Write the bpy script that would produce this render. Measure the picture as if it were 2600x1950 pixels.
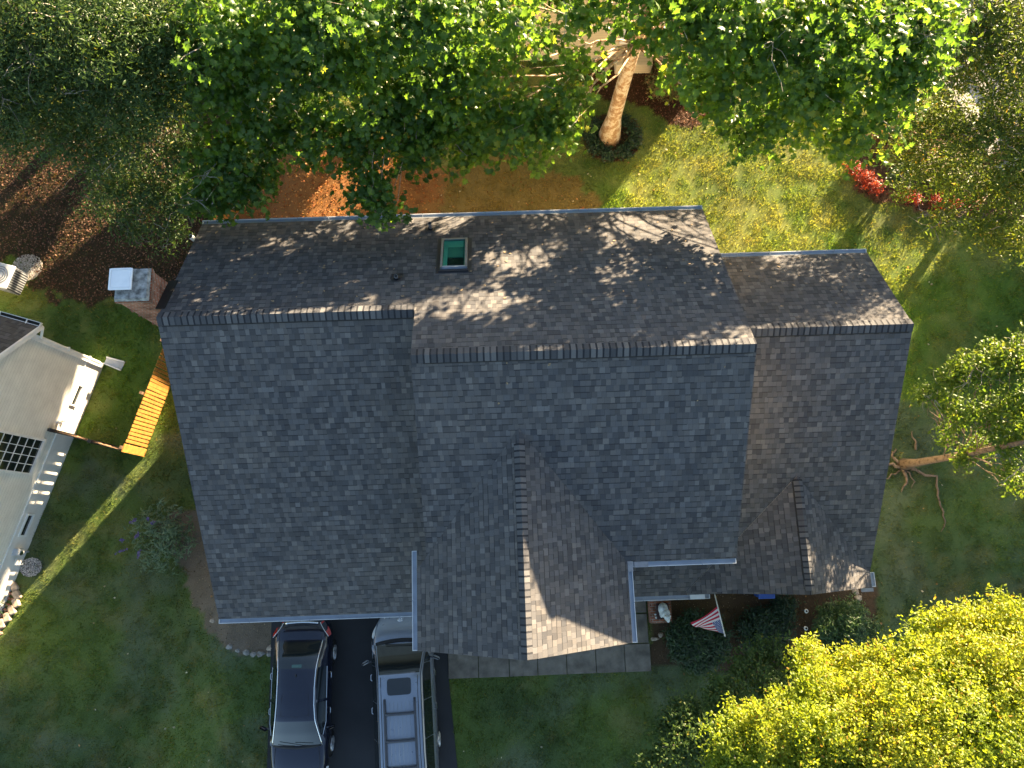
import bpy, math, random
import numpy as np
from mathutils import Vector, Matrix, Euler
random.seed(7); RNG = np.random.default_rng(7)
scene = bpy.context.scene
for o in list(bpy.data.objects): bpy.data.objects.remove(o)
# ------------------------------------------------------------------ camera
TH, RO, PS, FPX, CH = 0.20944, 0.02604, 0.06054, 1844.93, 23.3314
def _axes():
    c, s = math.cos(TH), math.sin(TH); fw = np.array([0, s, -c]); up = np.array([0, c, s]); rt = np.array([1., 0, 0])
    cr, sr = math.cos(RO), math.sin(RO); r2 = cr*rt+sr*up; u2 = -sr*rt+cr*up
    c, s = math.cos(-PS), math.sin(-PS); Z = np.array([[c, -s, 0], [s, c, 0], [0, 0, 1]])
    return Z@r2, Z@u2, Z@fw
RT, UP, FW = _axes()
cam = bpy.data.objects.new('camera', bpy.data.cameras.new('camera')); scene.collection.objects.link(cam)
cam.data.sensor_width = 36; cam.data.lens = 36*FPX/2600; cam.data.clip_end = 2000; cam.data.clip_start = .1
cam.matrix_world = Matrix(((RT[0], UP[0], -FW[0], 0), (RT[1], UP[1], -FW[1], 0), (RT[2], UP[2], -FW[2], CH), (0, 0, 0, 1)))
scene.camera = cam
def P(px, py, z=0.0):
    D = FW+RT*(px-1300)/FPX-UP*(py-975)/FPX; t = (z-CH)/D[2]
    return np.array([0, 0, CH])+t*D
def PP(px, py, n, p0):
    D = FW+RT*(px-1300)/FPX-UP*(py-975)/FPX; n = np.array(n, float); C = np.array([0, 0, CH])
    return C+D*(n@(np.array(p0)-C))/(n@D)
# ------------------------------------------------------------------ sky, sun, exposure
SUN_AZ, SUN_EL = math.radians(50.5), math.radians(11.0)
world = bpy.data.worlds.new('World'); scene.world = world; world.use_nodes = True
wn = world.node_tree.nodes; wl = world.node_tree.links
sky = wn.new('ShaderNodeTexSky'); sky.sky_type = 'NISHITA'; sky.sun_disc = False
sky.sun_elevation = SUN_EL; sky.sun_rotation = math.pi/2-SUN_AZ; sky.altitude = 50; sky.air_density = 1.0; sky.dust_density = 1.2
wn['Background'].inputs[1].default_value = 0.05
wl.new(sky.outputs[0], wn['Background'].inputs[0])
sund = bpy.data.lights.new('sun', 'SUN'); sund.energy = 5.0; sund.angle = math.radians(0.55); sund.color = (1.0, .77, .49)
sun = bpy.data.objects.new('sun', sund); scene.collection.objects.link(sun)
sv = Vector((math.cos(SUN_EL)*math.cos(SUN_AZ), math.cos(SUN_EL)*math.sin(SUN_AZ), math.sin(SUN_EL)))
sun.rotation_euler = sv.to_track_quat('Z', 'Y').to_euler()
scene.view_settings.view_transform = 'Standard'; scene.view_settings.look = 'None'; scene.view_settings.gamma = 1
scene.view_settings.exposure = 3.25
scene.render.engine = 'CYCLES'
scene.cycles.max_bounces = 8; scene.cycles.transparent_max_bounces = 8
# ------------------------------------------------------------------ materials
def srgb(*c): return tuple([(x/12.92 if x <= .04045 else ((x+.055)/1.055)**2.4) for x in c])+(1,)
class NT:
    def __init__(s, name):
        s.m = bpy.data.materials.new(name); s.m.use_nodes = True; s.t = s.m.node_tree; s.n = s.t.nodes
        s.b = s.n['Principled BSDF']; s.out = s.n['Material Output']
    def node(s, ty, **kw):
        n = s.n.new(ty)
        for k, v in kw.items(): setattr(n, k, v)
        return n
    def link(s, a, b): s.t.links.new(a, b)
    def math(s, op, a, b=None, c=None):
        n = s.node('ShaderNodeMath', operation=op)
        for i, v in enumerate((a, b, c)):
            if v is None: continue
            if isinstance(v, (int, float)): n.inputs[i].default_value = v
            else: s.link(v, n.inputs[i])
        return n.outputs[0]
    def mix(s, f, a, b, bt='MIX'):
        n = s.node('ShaderNodeMix', data_type='RGBA', blend_type=bt)
        for i, v in ((0, f), (6, a), (7, b)):
            if isinstance(v, (int, float)): n.inputs[i].default_value = v
            elif isinstance(v, tuple): n.inputs[i].default_value = v if len(v) == 4 else v+(1,)
            else: s.link(v, n.inputs[i])
        return n.outputs[2]
    def noise(s, scale, det=4, co=None, rough=.55):
        n = s.node('ShaderNodeTexNoise'); n.inputs['Scale'].default_value = scale; n.inputs['Detail'].default_value = det
        n.inputs['Roughness'].default_value = rough
        if co is None: co = s.pos()
        s.link(co, n.inputs['Vector']); return n.outputs[0]
    def pos(s): return s.node('ShaderNodeNewGeometry').outputs['Position']
    def obj(s): return s.node('ShaderNodeTexCoord').outputs['Object']
    def attr(s, name='tint'): return s.node('ShaderNodeAttribute', attribute_name=name)
    def ramp(s, f, stops):
        n = s.node('ShaderNodeValToRGB'); s.link(f, n.inputs[0]); e = n.color_ramp.elements
        while len(e) < len(stops): e.new(.5)
        for i, (p, c) in enumerate(stops): e[i].position = p; e[i].color = c if len(c) == 4 else c+(1,)
        return n.outputs[0]
    def bump(s, h, strength=.4, dist=.01):
        n = s.node('ShaderNodeBump'); n.inputs['Strength'].default_value = strength; n.inputs['Distance'].default_value = dist
        s.link(h, n.inputs['Height']); s.link(n.outputs[0], s.b.inputs['Normal'])
    def set(s, **kw):
        names = dict(col='Base Color', rough='Roughness', metal='Metallic', spec='Specular IOR Level', coat='Coat Weight', coatr='Coat Roughness', trans='Transmission Weight', ior='IOR')
        for k, v in kw.items():
            i = s.b.inputs[names[k]]
            if isinstance(v, (int, float)): i.default_value = v
            elif isinstance(v, tuple): i.default_value = v if len(v) == 4 else v+(1,)
            else: s.link(v, i)
        return s
def simple(name, col, rough=.6, var=.12, scale=6, metal=0, spec=.4, coat=0, bump=0):
    t = NT(name); n = t.noise(scale, 5)
    c2 = tuple(max(0, x*(1-2*var)) for x in col[:3]); c1 = tuple(min(1, x*(1+var)) for x in col[:3])
    t.set(col=t.ramp(n, [(.3, c2), (.7, c1)]), rough=rough, metal=metal, spec=spec, coat=coat)
    if bump: t.bump(t.noise(scale*6, 6), bump, .01)
    return t.m
def shingle_mat(name, dark=(.055, .056, .061), light=(.140, .136, .134), k=1.0):
    t = NT(name); uv = t.node('ShaderNodeUVMap').outputs[0]
    sp = t.node('ShaderNodeSeparateXYZ'); t.link(uv, sp.inputs[0]); u, v = sp.outputs[0], sp.outputs[1]
    r = t.math('DIVIDE', v, .143); row = t.math('FLOOR', r); vf = t.math('SUBTRACT', r, row)
    def cell(rw, feat='F1', sc=.122, salt=0.0):
        vo = t.node('ShaderNodeTexVoronoi', voronoi_dimensions='1D', feature=feat); vo.inputs['Scale'].default_value = 1
        vo.inputs['Randomness'].default_value = .8
        w = t.math('ADD', t.math('DIVIDE', u, sc), t.math('MULTIPLY', rw, 53.173+salt)); t.link(w, vo.inputs['W']); return vo
    c0 = cell(row); c1 = cell(t.math('ADD', row, 1.0))
    s0 = t.node('ShaderNodeSeparateColor'); t.link(c0.outputs['Color'], s0.inputs[0])
    s1 = t.node('ShaderNodeSeparateColor'); t.link(c1.outputs['Color'], s1.inputs[0])
    raised = t.math('GREATER_THAN', s0.outputs[0], .5); raisedup = t.math('GREATER_THAN', s1.outputs[0], .52)
    base = t.ramp(s0.outputs[1], [(0, dark), (.55, tuple(.55*a+.45*b for a, b in zip(dark, light))), (.86, tuple(.4*a+.6*b for a, b in zip(dark, light))), (1, light)])
    tone = t.mix(s0.outputs[2], (.95, .98, 1.06), (1.07, 1.0, .95)); base = t.mix(.6, base, tone, 'MULTIPLY')
    big = t.ramp(t.noise(.35, 3), [(.3, (.92, .94, .97)), (.7, (1.06, 1.04, 1.01))]); base = t.mix(1.0, base, big, 'MULTIPLY')
    gr = t.ramp(t.noise(170, 2), [(.25, (.72, .72, .72)), (.75, (1.28, 1.28, 1.28))]); base = t.mix(.8, base, gr, 'MULTIPLY')
    ln = t.math('MULTIPLY', t.math('GREATER_THAN', vf, .84), t.math('ADD', t.math('MULTIPLY', raisedup, .50), .14))  # dark course line; shadow of the raised tab above is put into the colour
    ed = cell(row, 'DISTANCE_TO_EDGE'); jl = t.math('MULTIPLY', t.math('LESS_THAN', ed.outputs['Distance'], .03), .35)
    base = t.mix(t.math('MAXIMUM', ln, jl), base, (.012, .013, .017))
    t.set(col=base, rough=.9, spec=.25)
    h = t.math('ADD', t.math('MULTIPLY', raised, .5), t.math('MULTIPLY', t.math('SUBTRACT', 1.0, vf), .6))
    h = t.math('ADD', h, t.math('MULTIPLY', t.noise(120, 2), .25)); t.bump(h, .9, .012)
    return t.m
def leaf_mat(name, stops, transl=.45, gloss=.45, rough=.38, tcol=1.6):
    t = NT(name); a = t.attr('tint'); c = t.ramp(a.outputs['Fac'], stops)
    t.set(col=c, rough=rough, spec=gloss)
    tr = t.node('ShaderNodeBsdfTranslucent'); t.link(t.mix(1.0, c, (tcol*1.25, tcol*1.15, tcol*.45), 'MULTIPLY'), tr.inputs[0])
    mx = t.node('ShaderNodeMixShader'); mx.inputs[0].default_value = transl
    t.link(t.b.outputs[0], mx.inputs[1]); t.link(tr.outputs[0], mx.inputs[2]); t.link(mx.outputs[0], t.out.inputs[0])
    return t.m
def bark_mat(name, a, b, c=None, scale=3.0):
    t = NT(name); n = t.noise(scale, 6, rough=.65)
    st = [(.32, a), (.5, b)] if c is None else [(.30, a), (.47, b), (.56, c), (.7, b)]
    t.set(col=t.ramp(n, st), rough=.85, spec=.2); t.bump(t.noise(scale*9, 6), .7, .03); return t.m
def siding_mat(name, col, pitch=.115, mull=.62):
    t = NT(name); uv = t.node('ShaderNodeUVMap').outputs[0]
    sp = t.node('ShaderNodeSeparateXYZ'); t.link(uv, sp.inputs[0])
    f = t.math('FRACT', t.math('DIVIDE', sp.outputs[1], pitch))
    line = t.math('LESS_THAN', f, .07)
    n = t.ramp(t.noise(2.2, 5), [(.3, tuple(x*.86 for x in col)), (.7, tuple(min(1, x*1.04) for x in col))])
    t.set(col=t.mix(t.math('MULTIPLY', line, .55), n, tuple(x*mull*.5 for x in col)), rough=.6, spec=.35)
    t.bump(t.math('SUBTRACT', 1.0, f), .8, .018); return t.m
def brick_mat(name):
    t = NT(name); uv = t.node('ShaderNodeUVMap').outputs[0]
    b = t.node('ShaderNodeTexBrick'); t.link(uv, b.inputs[0]); b.inputs['Scale'].default_value = 1
    b.inputs['Brick Width'].default_value = .215; b.inputs['Row Height'].default_value = .075; b.inputs['Mortar Size'].default_value = .010
    b.inputs['Color1'].default_value = (.30, .10, .055, 1); b.inputs['Color2'].default_value = (.42, .17, .10, 1); b.inputs['Mortar'].default_value = (.34, .30, .25, 1)
    st = t.ramp(t.noise(2.6, 6, rough=.7), [(.38, (.22, .21, .20)), (.58, (1, 1, 1))])
    t.set(col=t.mix(.85, b.outputs[0], st, 'MULTIPLY'), rough=.9, spec=.2)
    t.bump(t.math('SUBTRACT', 1.0, b.outputs[1]), .8, .012); return t.m
def paint_mat(name, col, rough=.22, metal=.3):
    t = NT(name); fl = t.noise(900, 1)
    t.set(col=t.ramp(fl, [(.3, tuple(x*.85 for x in col)), (.7, tuple(min(1, x*1.15) for x in col))]), rough=t.math('ADD', t.math('MULTIPLY', t.noise(5, 4), .16), rough-.08), metal=metal, spec=.5, coat=.8)
    t.b.inputs['Coat Roughness'].default_value = .06; return t.m
M = {}
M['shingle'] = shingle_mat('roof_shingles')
M['shingle_n'] = shingle_mat('neighbour_shingles', (.05, .045, .04), (.10, .09, .085))
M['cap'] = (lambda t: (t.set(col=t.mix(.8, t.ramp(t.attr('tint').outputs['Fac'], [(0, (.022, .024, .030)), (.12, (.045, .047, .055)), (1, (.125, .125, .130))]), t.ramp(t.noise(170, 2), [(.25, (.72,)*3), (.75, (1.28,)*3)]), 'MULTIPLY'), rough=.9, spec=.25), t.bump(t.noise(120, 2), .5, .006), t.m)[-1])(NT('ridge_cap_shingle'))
M['siding'] = siding_mat('cream_siding', (.68, .62, .50))
M['siding_n'] = siding_mat('pale_siding', (.80, .79, .74), .125)
M['siding_b'] = siding_mat('back_cream_siding', (.70, .58, .40), .125)
M['parge'] = simple('painted_foundation', (.70, .68, .65), .8, .08, 2, bump=.2)
M['white'] = simple('white_trim', (.74, .74, .72), .45, .06, 4)
M['gutter'] = simple('blue_grey_gutter', (.26, .30, .36), .4, .08, 3, spec=.5)
M['gutter_lip'] = simple('gutter_lip', (.62, .64, .66), .35, .05, 3)
M['gutter_in'] = simple('gutter_trough', (.20, .215, .23), .6, .25, 8)
M['cream_trim'] = simple('cream_trim', (.62, .60, .52), .5, .06, 4)
M['black'] = simple('black_rubber_and_shadow', (.012, .012, .013), .6, .1, 8)
M['flash'] = simple('grey_flashing', (.30, .30, .31), .45, .1, 6, metal=.5)
M['copper'] = simple('dark_flashing', (.035, .035, .04), .5, .1, 6)
M['brick'] = brick_mat('chimney_brick')
M['conc'] = simple('weathered_mortar_crown', (.30, .31, .31), .95, .38, 7, bump=.8)
M['capmetal'] = simple('pale_cap_metal', (.80, .83, .86), .35, .03, 5, metal=.15)
M['glass'] = NT('dark_glass').set(col=(.01, .014, .016), rough=.05, spec=.7, coat=.5).m
M['skyglass'] = NT('skylight_glass').set(col=(.05, .12, .10), rough=.06, spec=.6, coat=.6).m
M['well'] = simple('drywall_shaded_tone', (.07, .17, .14), .7, .06, 3)
M['wellw'] = simple('drywall_lit_tone', (.14, .33, .27), .7, .06, 3)
M['dark'] = simple('dark_fill', (.02, .017, .012), .8, .3, 8)
M['asphalt'] = (lambda t: (t.set(col=t.mix(.8, t.ramp(t.noise(1.1, 5), [(.3, (.020, .022, .026)), (.7, (.030, .032, .037))]), t.ramp(t.noise(220, 2), [(.3, (.75,)*3), (.7, (1.3,)*3)]), 'MULTIPLY'), rough=.75, spec=.3), t.bump(t.noise(160, 2), .5, .006), t.m)[-1])(NT('asphalt_drive'))
M['road'] = simple('road_asphalt', (.12, .13, .15), .85, .12, 5, bump=.2)
M['slab'] = simple('concrete_slab', (.165, .148, .125), .85, .22, 3.5, bump=.3)
M['walk2'] = simple('pale_concrete', (.42, .39, .34), .85, .15, 3, bump=.3)
M['stone'] = simple('grey_stone', (.26, .25, .23), .9, .3, 9, bump=.8)
M['stonep'] = simple('pale_stone', (.42, .34, .26), .9, .25, 9, bump=.8)
M['fence'] = simple('cedar_board', (.42, .19, .035), .75, .16, 7, bump=.3)
M['fenced'] = simple('weathered_board', (.20, .12, .07), .8, .25, 9, bump=.4)
M['sedan'] = paint_mat('midnight_paint', (.010, .013, .030), .22, .35)
M['van'] = paint_mat('silver_grey_paint', (.24, .27, .33), .30, .45)
M['chrome'] = NT('chrome_trim').set(col=(.8, .82, .86), rough=.12, metal=1.0).m
M['tyre'] = simple('tyre_rubber', (.015, .015, .016), .85, .1, 12)
M['rim'] = simple('alloy_rim', (.55, .57, .60), .3, .05, 8, metal=.7)
M['redlens'] = NT('red_lens').set(col=(.42, .012, .014), rough=.12, coat=1.0).m
M['clearlens'] = NT('clear_lens').set(col=(.62, .64, .66), rough=.1, coat=1.0).m
M['plastic'] = simple('dark_grey_plastic', (.055, .060, .075), .5, .1, 9)
M['statue'] = simple('white_plaster', (.62, .66, .66), .7, .22, 9, bump=.6)
M['blue'] = simple('blue_plastic', (.02, .08, .35), .4, .05, 5)
M['acm'] = simple('grey_metal_casing', (.42, .45, .48), .5, .06, 4)
M['bark_syc'] = bark_mat('sycamore_bark', (.20, .11, .055), (.38, .24, .13), (.62, .52, .38), 4.5)
M['bark_dark'] = bark_mat('grey_bark', (.06, .05, .04), (.14, .115, .09), None, 5)
M['bark_red'] = bark_mat('cracked_brown_bark', (.05, .034, .024), (.19, .14, .10), None, 9)
M['twig'] = bark_mat('pale_twig', (.14, .12, .10), (.28, .25, .21), None, 8)
M['lf_syc'] = leaf_mat('sycamore_leaf', [(0, (.030, .068, .014)), (.45, (.058, .120, .022)), (.8, (.110, .190, .030)), (1, (.24, .25, .03))], .58, .38, tcol=2.1)
M['lf_dark'] = leaf_mat('dark_leaf', [(0, (.026, .050, .016)), (.5, (.050, .092, .026)), (.85, (.090, .140, .036)), (1, (.19, .18, .04))], .40, .25)
M['lf_elm'] = leaf_mat('thin_olive_leaf', [(0, (.036, .068, .014)), (.5, (.080, .125, .024)), (.85, (.15, .17, .03)), (1, (.28, .20, .04))], .50, .25)
M['lf_sun'] = leaf_mat('yellow_green_leaf', [(0, (.035, .075, .014)), (.6, (.09, .15, .022)), (1, (.17, .20, .03))], .5, .25)
M['lf_oak'] = leaf_mat('golden_green_leaf', [(0, (.055, .11, .012)), (.5, (.17, .23, .024)), (.9, (.30, .32, .036)), (1, (.30, .19, .04))], .55, .25)
M['lf_shrub'] = leaf_mat('evergreen_leaf', [(0, (.010, .028, .010)), (.5, (.020, .055, .018)), (.9, (.045, .10, .025)), (1, (.08, .14, .03))], .3, .5)
M['lf_sage'] = leaf_mat('grey_green_leaf', [(0, (.07, .12, .07)), (.6, (.13, .20, .12)), (1, (.19, .24, .16))], .3, .3)
M['lf_purple'] = leaf_mat('violet_bloom', [(0, (.10, .08, .25)), (1, (.20, .17, .42))], .3, .2)
M['lf_red'] = leaf_mat('scarlet_leaf', [(0, (.07, .022, .012)), (.5, (.24, .030, .018)), (1, (.45, .09, .04))], .4, .3)
M['lf_pink'] = leaf_mat('rusty_shrub_leaf', [(0, (.05, .08, .02)), (.5, (.12, .12, .04)), (.8, (.26, .13, .07)), (1, (.38, .20, .12))], .4, .3)
M['debris'] = simple('dry_debris', (.30, .22, .13), .8, .4, 30)
def vcol_mat(name, rough=.9, transl=0, var=30, bump=.5):
    t = NT(name); a = t.attr('Col').outputs['Color']
    t.set(col=t.mix(.7, a, t.ramp(t.noise(var, 4), [(.25, (.6,)*3), (.75, (1.4,)*3)]), 'MULTIPLY') if var else a, rough=rough, spec=.15)
    if bump: t.bump(t.noise(35, 5), bump, .05)
    if transl:
        tr = t.node('ShaderNodeBsdfTranslucent'); t.link(t.mix(1.0, a, (1.9, 1.7, .7), 'MULTIPLY'), tr.inputs[0])
        mx = t.node('ShaderNodeMixShader'); mx.inputs[0].default_value = transl
        t.link(t.b.outputs[0], mx.inputs[1]); t.link(tr.outputs[0], mx.inputs[2]); t.link(mx.outputs[0], t.out.inputs[0])
    return t.m
M['ground'] = vcol_mat('ground_cover'); M['blade'] = vcol_mat('grass_blade', .6, .52, 0, 0); M['litter'] = vcol_mat('dry_leaf', .7, .25, 0, 0)
# ------------------------------------------------------------------ mesh helpers
def autouv(p):
    p = [Vector(x) for x in p]; n = Vector((0, 0, 0))
    for i in range(len(p)):
        a, b = p[i], p[(i+1) % len(p)]; n += Vector(((a.y-b.y)*(a.z+b.z), (a.z-b.z)*(a.x+b.x), (a.x-b.x)*(a.y+b.y)))
    if n.length < 1e-12: return [(0, 0)]*len(p)
    n.normalize()
    if abs(n.z) > .995: return [(q.x, q.y) for q in p]
    U = Vector((0, 0, 1)).cross(n).normalized(); V = n.cross(U)
    return [(q.dot(U), q.dot(V)) for q in p]
class MB:
    def __init__(s): s.v = []; s.f = []; s.uv = []; s.mi = []; s.t = []; s.mats = []
    def m(s, mat):
        if mat not in s.mats: s.mats.append(mat)
        return s.mats.index(mat)
    def poly(s, pts, mat, tint=.5, uv=None):
        b = len(s.v); s.v += [tuple(map(float, p)) for p in pts]; s.f.append(tuple(range(b, b+len(pts))))
        s.uv += list(uv if uv else autouv(pts)); s.mi.append(s.m(mat)); s.t.append(tint)
    def slab(s, pts, th, mat, side=None, under=None, n=None, tint=.5):
        pts = [Vector(p) for p in pts]
        if n is None:
            n = (pts[1]-pts[0]).cross(pts[2]-pts[0]).normalized()
            if n.z < 0: pts = pts[::-1]; n = -n
        off = Vector((0, 0, -th)); low = [p+off for p in pts]
        s.poly(pts, mat, tint); s.poly(low[::-1], under or side or mat, tint)
        for i in range(len(pts)):
            j = (i+1) % len(pts); s.poly([low[i], low[j], pts[j], pts[i]], side or mat, tint)
    def box(s, c, d, mat, R=None, tint=.5, bev=0):
        c = Vector(c); hx, hy, hz = d[0]/2, d[1]/2, d[2]/2; R = R or Matrix.Identity(3)
        if bev:
            b = min(bev, hx*.9, hy*.9, hz*.9); rings = []
            for z, ins in ((-hz, b), (-hz+b, 0), (hz-b, 0), (hz, b)):
                x, y = hx-ins, hy-ins; k = b if ins == 0 else b*.5
                rings.append([c+R@Vector(q) for q in ((x-k, -y, z), (x, -y+k, z), (x, y-k, z), (x-k, y, z), (-x+k, y, z), (-x, y-k, z), (-x, -y+k, z), (-x+k, -y, z))])
            for a, b2 in zip(rings, rings[1:]):
                for i in range(8): s.poly([a[i], a[(i+1) % 8], b2[(i+1) % 8], b2[i]], mat, tint)
            s.poly(rings[-1], mat, tint); s.poly(rings[0][::-1], mat, tint); return
        q = [c+R@Vector((x*hx, y*hy, z*hz)) for z in (-1, 1) for x, y in ((-1, -1), (1, -1), (1, 1), (-1, 1))]
        for f in ((3, 2, 1, 0), (4, 5, 6, 7), (0, 1, 5, 4), (1, 2, 6, 5), (2, 3, 7, 6), (3, 0, 4, 7)): s.poly([q[i] for i in f], mat, tint)
    def frust(s, c, d0, d1, z0, z1, mat):
        q = [Vector((c[0]+x*d0[0]/2, c[1]+y*d0[1]/2, z0)) for x, y in ((-1, -1), (1, -1), (1, 1), (-1, 1))]+[Vector((c[0]+x*d1[0]/2, c[1]+y*d1[1]/2, z1)) for x, y in ((-1, -1), (1, -1), (1, 1), (-1, 1))]
        for f in ((3, 2, 1, 0), (4, 5, 6, 7), (0, 1, 5, 4), (1, 2, 6, 5), (2, 3, 7, 6), (3, 0, 4, 7)): s.poly([q[i] for i in f], mat)
    def tube(s, pts, rad, mat, n=8, caps=True, tint=.5, flat=1.0):
        pts = [Vector(p) for p in pts]; R = rad if hasattr(rad, '__len__') else [rad]*len(pts); rings = []; ref = None
        for i, p in enumerate(pts):
            d = (pts[min(i+1, len(pts)-1)]-pts[max(i-1, 0)]).normalized()
            if ref is None: ref = Vector((0, 0, 1)) if abs(d.z) < .9 else Vector((1, 0, 0))
            a = d.cross(ref).normalized(); b = a.cross(d).normalized(); ref = b
            rings.append([p+(a*math.cos(2*math.pi*k/n)+b*math.sin(2*math.pi*k/n)*flat)*R[i] for k in range(n)])
        for a, b in zip(rings, rings[1:]):
            for k in range(n): s.poly([a[k], a[(k+1) % n], b[(k+1) % n], b[k]][::-1], mat, tint)
        if caps: s.poly(rings[0], mat, tint); s.poly(rings[-1][::-1], mat, tint)
    def prism_x(s, x0, x1, prof, mat, mats=None):   # prof: ccw list of (y,z)
        a = [(x0, y, z) for y, z in prof]; b = [(x1, y, z) for y, z in prof]
        s.poly(b, mat); s.poly(a[::-1], mat)
        for i in range(len(prof)):
            j = (i+1) % len(prof); s.poly([a[i], a[j], b[j], b[i]], mat)
    def build(s, name, parent=None, smooth=False, merge=True, sub=0, loc=None):
        me = bpy.data.meshes.new(name); v = s.v
        if loc is not None: v = [(a-loc[0], b-loc[1], c-loc[2]) for a, b, c in v]
        me.from_pydata(v, [], s.f)
        for m in s.mats: me.materials.append(m)
        me.polygons.foreach_set('material_index', s.mi)
        l = me.uv_layers.new(name='UVMap'); l.data.foreach_set('uv', [c for q in s.uv for c in q])
        at = me.attributes.new('tint', 'FLOAT', 'FACE'); at.data.foreach_set('value', s.t)
        if smooth:
            import bmesh
            bm = bmesh.new(); bm.from_mesh(me); bmesh.ops.remove_doubles(bm, verts=bm.verts, dist=.0006); bm.to_mesh(me); bm.free()
            me.polygons.foreach_set('use_smooth', [True]*len(me.polygons))
        me.update(); o = bpy.data.objects.new(name, me); scene.collection.objects.link(o)
        if parent is not None: o.parent = parent
        if loc is not None and parent is None: o.location = loc
        if sub: md = o.modifiers.new('sub', 'SUBSURF'); md.levels = sub; md.render_levels = sub
        return o
def empty(name, loc=(0, 0, 0), rz=0, **kw):
    o = bpy.data.objects.new(name, None); scene.collection.objects.link(o); o.location = loc; o.rotation_euler = (0, 0, rz); o.empty_display_size = .3
    tag(o, **kw); return o
def tag(o, label=None, cat=None, group=None, kind=None):
    for k, v in (('label', label), ('category', cat), ('group', group), ('kind', kind)):
        if v: o[k] = v
    return o
def rawmesh(name, verts, faces_flat, nper, mat, parent=None, tint=None, col=None, smooth=False):
    """verts (N,3) array, faces: constant polygon size nper, flat index array"""
    me = bpy.data.meshes.new(name); N = len(verts); F = len(faces_flat)//nper
    me.vertices.add(N); me.vertices.foreach_set('co', np.asarray(verts, np.float32).ravel())
    me.loops.add(len(faces_flat)); me.loops.foreach_set('vertex_index', np.asarray(faces_flat, np.int32))
    me.polygons.add(F); me.polygons.foreach_set('loop_start', np.arange(0, F*nper, nper, dtype=np.int32)); me.polygons.foreach_set('loop_total', np.full(F, nper, np.int32))
    me.materials.append(mat)
    if tint is not None: a = me.attributes.new('tint', 'FLOAT', 'POINT'); a.data.foreach_set('value', np.asarray(tint, np.float32))
    if col is not None:
        a = me.attributes.new('Col', 'FLOAT_COLOR', 'POINT'); c4 = np.ones((N, 4), np.float32); c4[:, :3] = col; a.data.foreach_set('color', c4.ravel())
    me.update(calc_edges=True); me.validate()
    if smooth: me.polygons.foreach_set('use_smooth', np.ones(F, bool))
    o = bpy.data.objects.new(name, me); scene.collection.objects.link(o)
    if parent is not None: o.parent = parent
    return o
# ------------------------------------------------------------------ terrain
def sm(t): t = np.clip(t, 0, 1); return t*t*(3-2*t)
def zt(x, y):
    x0 = -8.4+2.1*sm((np.asarray(y)+2)/4.0)
    return -1.6*sm((x0-np.asarray(x))/3.2)
def GP(px, py):
    z = 0.0
    for _ in range(12): q = P(px, py, z); z = float(zt(q[0], q[1]))
    q = P(px, py, z); return q
_LAT = np.random.default_rng(3).random((256, 256))
def vnoise(x, y, s):
    x = np.asarray(x, float)/s+1000; y = np.asarray(y, float)/s+1000; xi = np.floor(x).astype(int); yi = np.floor(y).astype(int)
    fx = sm(x-xi); fy = sm(y-yi); L = lambda a, b: _LAT[a % 256, b % 256]
    return (L(xi, yi)*(1-fx)+L(xi+1, yi)*fx)*(1-fy)+(L(xi, yi+1)*(1-fx)+L(xi+1, yi+1)*fx)*fy
def fbm(x, y, s): return .5*vnoise(x, y, s)+.28*vnoise(x+9, y-4, s/2.1)+.15*vnoise(x-5, y+8, s/4.3)+.07*vnoise(x, y, s/9)
def inpoly(x, y, poly):
    x = np.asarray(x); y = np.asarray(y); r = np.zeros(x.shape, bool); n = len(poly)
    for i in range(n):
        x1, y1 = poly[i][:2]; x2, y2 = poly[(i+1) % n][:2]
        if y1 == y2: continue
        c = ((y1 > y) != (y2 > y)) & (x < (x2-x1)*(y-y1)/(y2-y1)+x1); r ^= c
    return r
def gpoly(pts): return [tuple(GP(*p)[:2]) for p in pts]
def soft(x, y, poly, w):   # fuzzy-edged membership
    jx = (fbm(x+31, y, .8)-.5)*w*2; jy = (fbm(x, y+57, .8)-.5)*w*2; return inpoly(x+jx, y+jy, poly)
Z_DRIVE = [(-7.33, -.5), (-7.30, -3.6), (-7.36, -30), (.8, -30), (-1.71, -6.6), (-1.93, -4.03), (-2.02, -.5)]
Z_WALK = [(-1.96, -4.03), (4.21, -4.07), (4.18, -1.85), (3.0, -1.85), (2.9, -1.8), (-1.96, -1.8)]
Z_SOILL = gpoly([(400, 1330), (470, 1290), (600, 1290), (700, 1580), (690, 1668), (640, 1670), (560, 1640), (515, 1560), (470, 1480)])
Z_SOILB = gpoly([(470, 620), (500, 540), (560, 480), (700, 400), (880, 330), (1060, 380), (1140, 470), (1050, 640), (700, 650)])
Z_SOILB2 = gpoly([(1040, 640), (1100, 440), (1300, 400), (1480, 470), (1500, 640)])
Z_LITTER = gpoly([(-200, 330), (600, 300), (560, 560), (480, 760), (330, 780), (250, 760), (160, 740), (-200, 560)])
Z_MULCH = gpoly([(1480, 170), (1640, 150), (1830, 150), (1850, 250), (1760, 335), (1690, 310), (1640, 270), (1560, 250), (1490, 240)])
Z_RING = [(4.15+1.05*math.cos(a), 13.75+.95*math.sin(a)) for a in np.linspace(0, 2*math.pi, 20)]
Z_REDBED = gpoly([(2150, 330), (2600, 330), (2620, 560), (2440, 545), (2320, 530), (2230, 505), (2165, 480)])
Z_FRONTBED = gpoly([(1650, 1500), (1650, 1600), (1656, 1690), (1700, 1690), (1860, 1700), (2020, 1700), (2230, 1640), (2230, 1480)])
Z_ROAD = gpoly([(2430, -200), (2470, 150), (2600, 380), (3200, 900), (4500, 700), (4500, -2500), (2430, -2500)])
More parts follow.
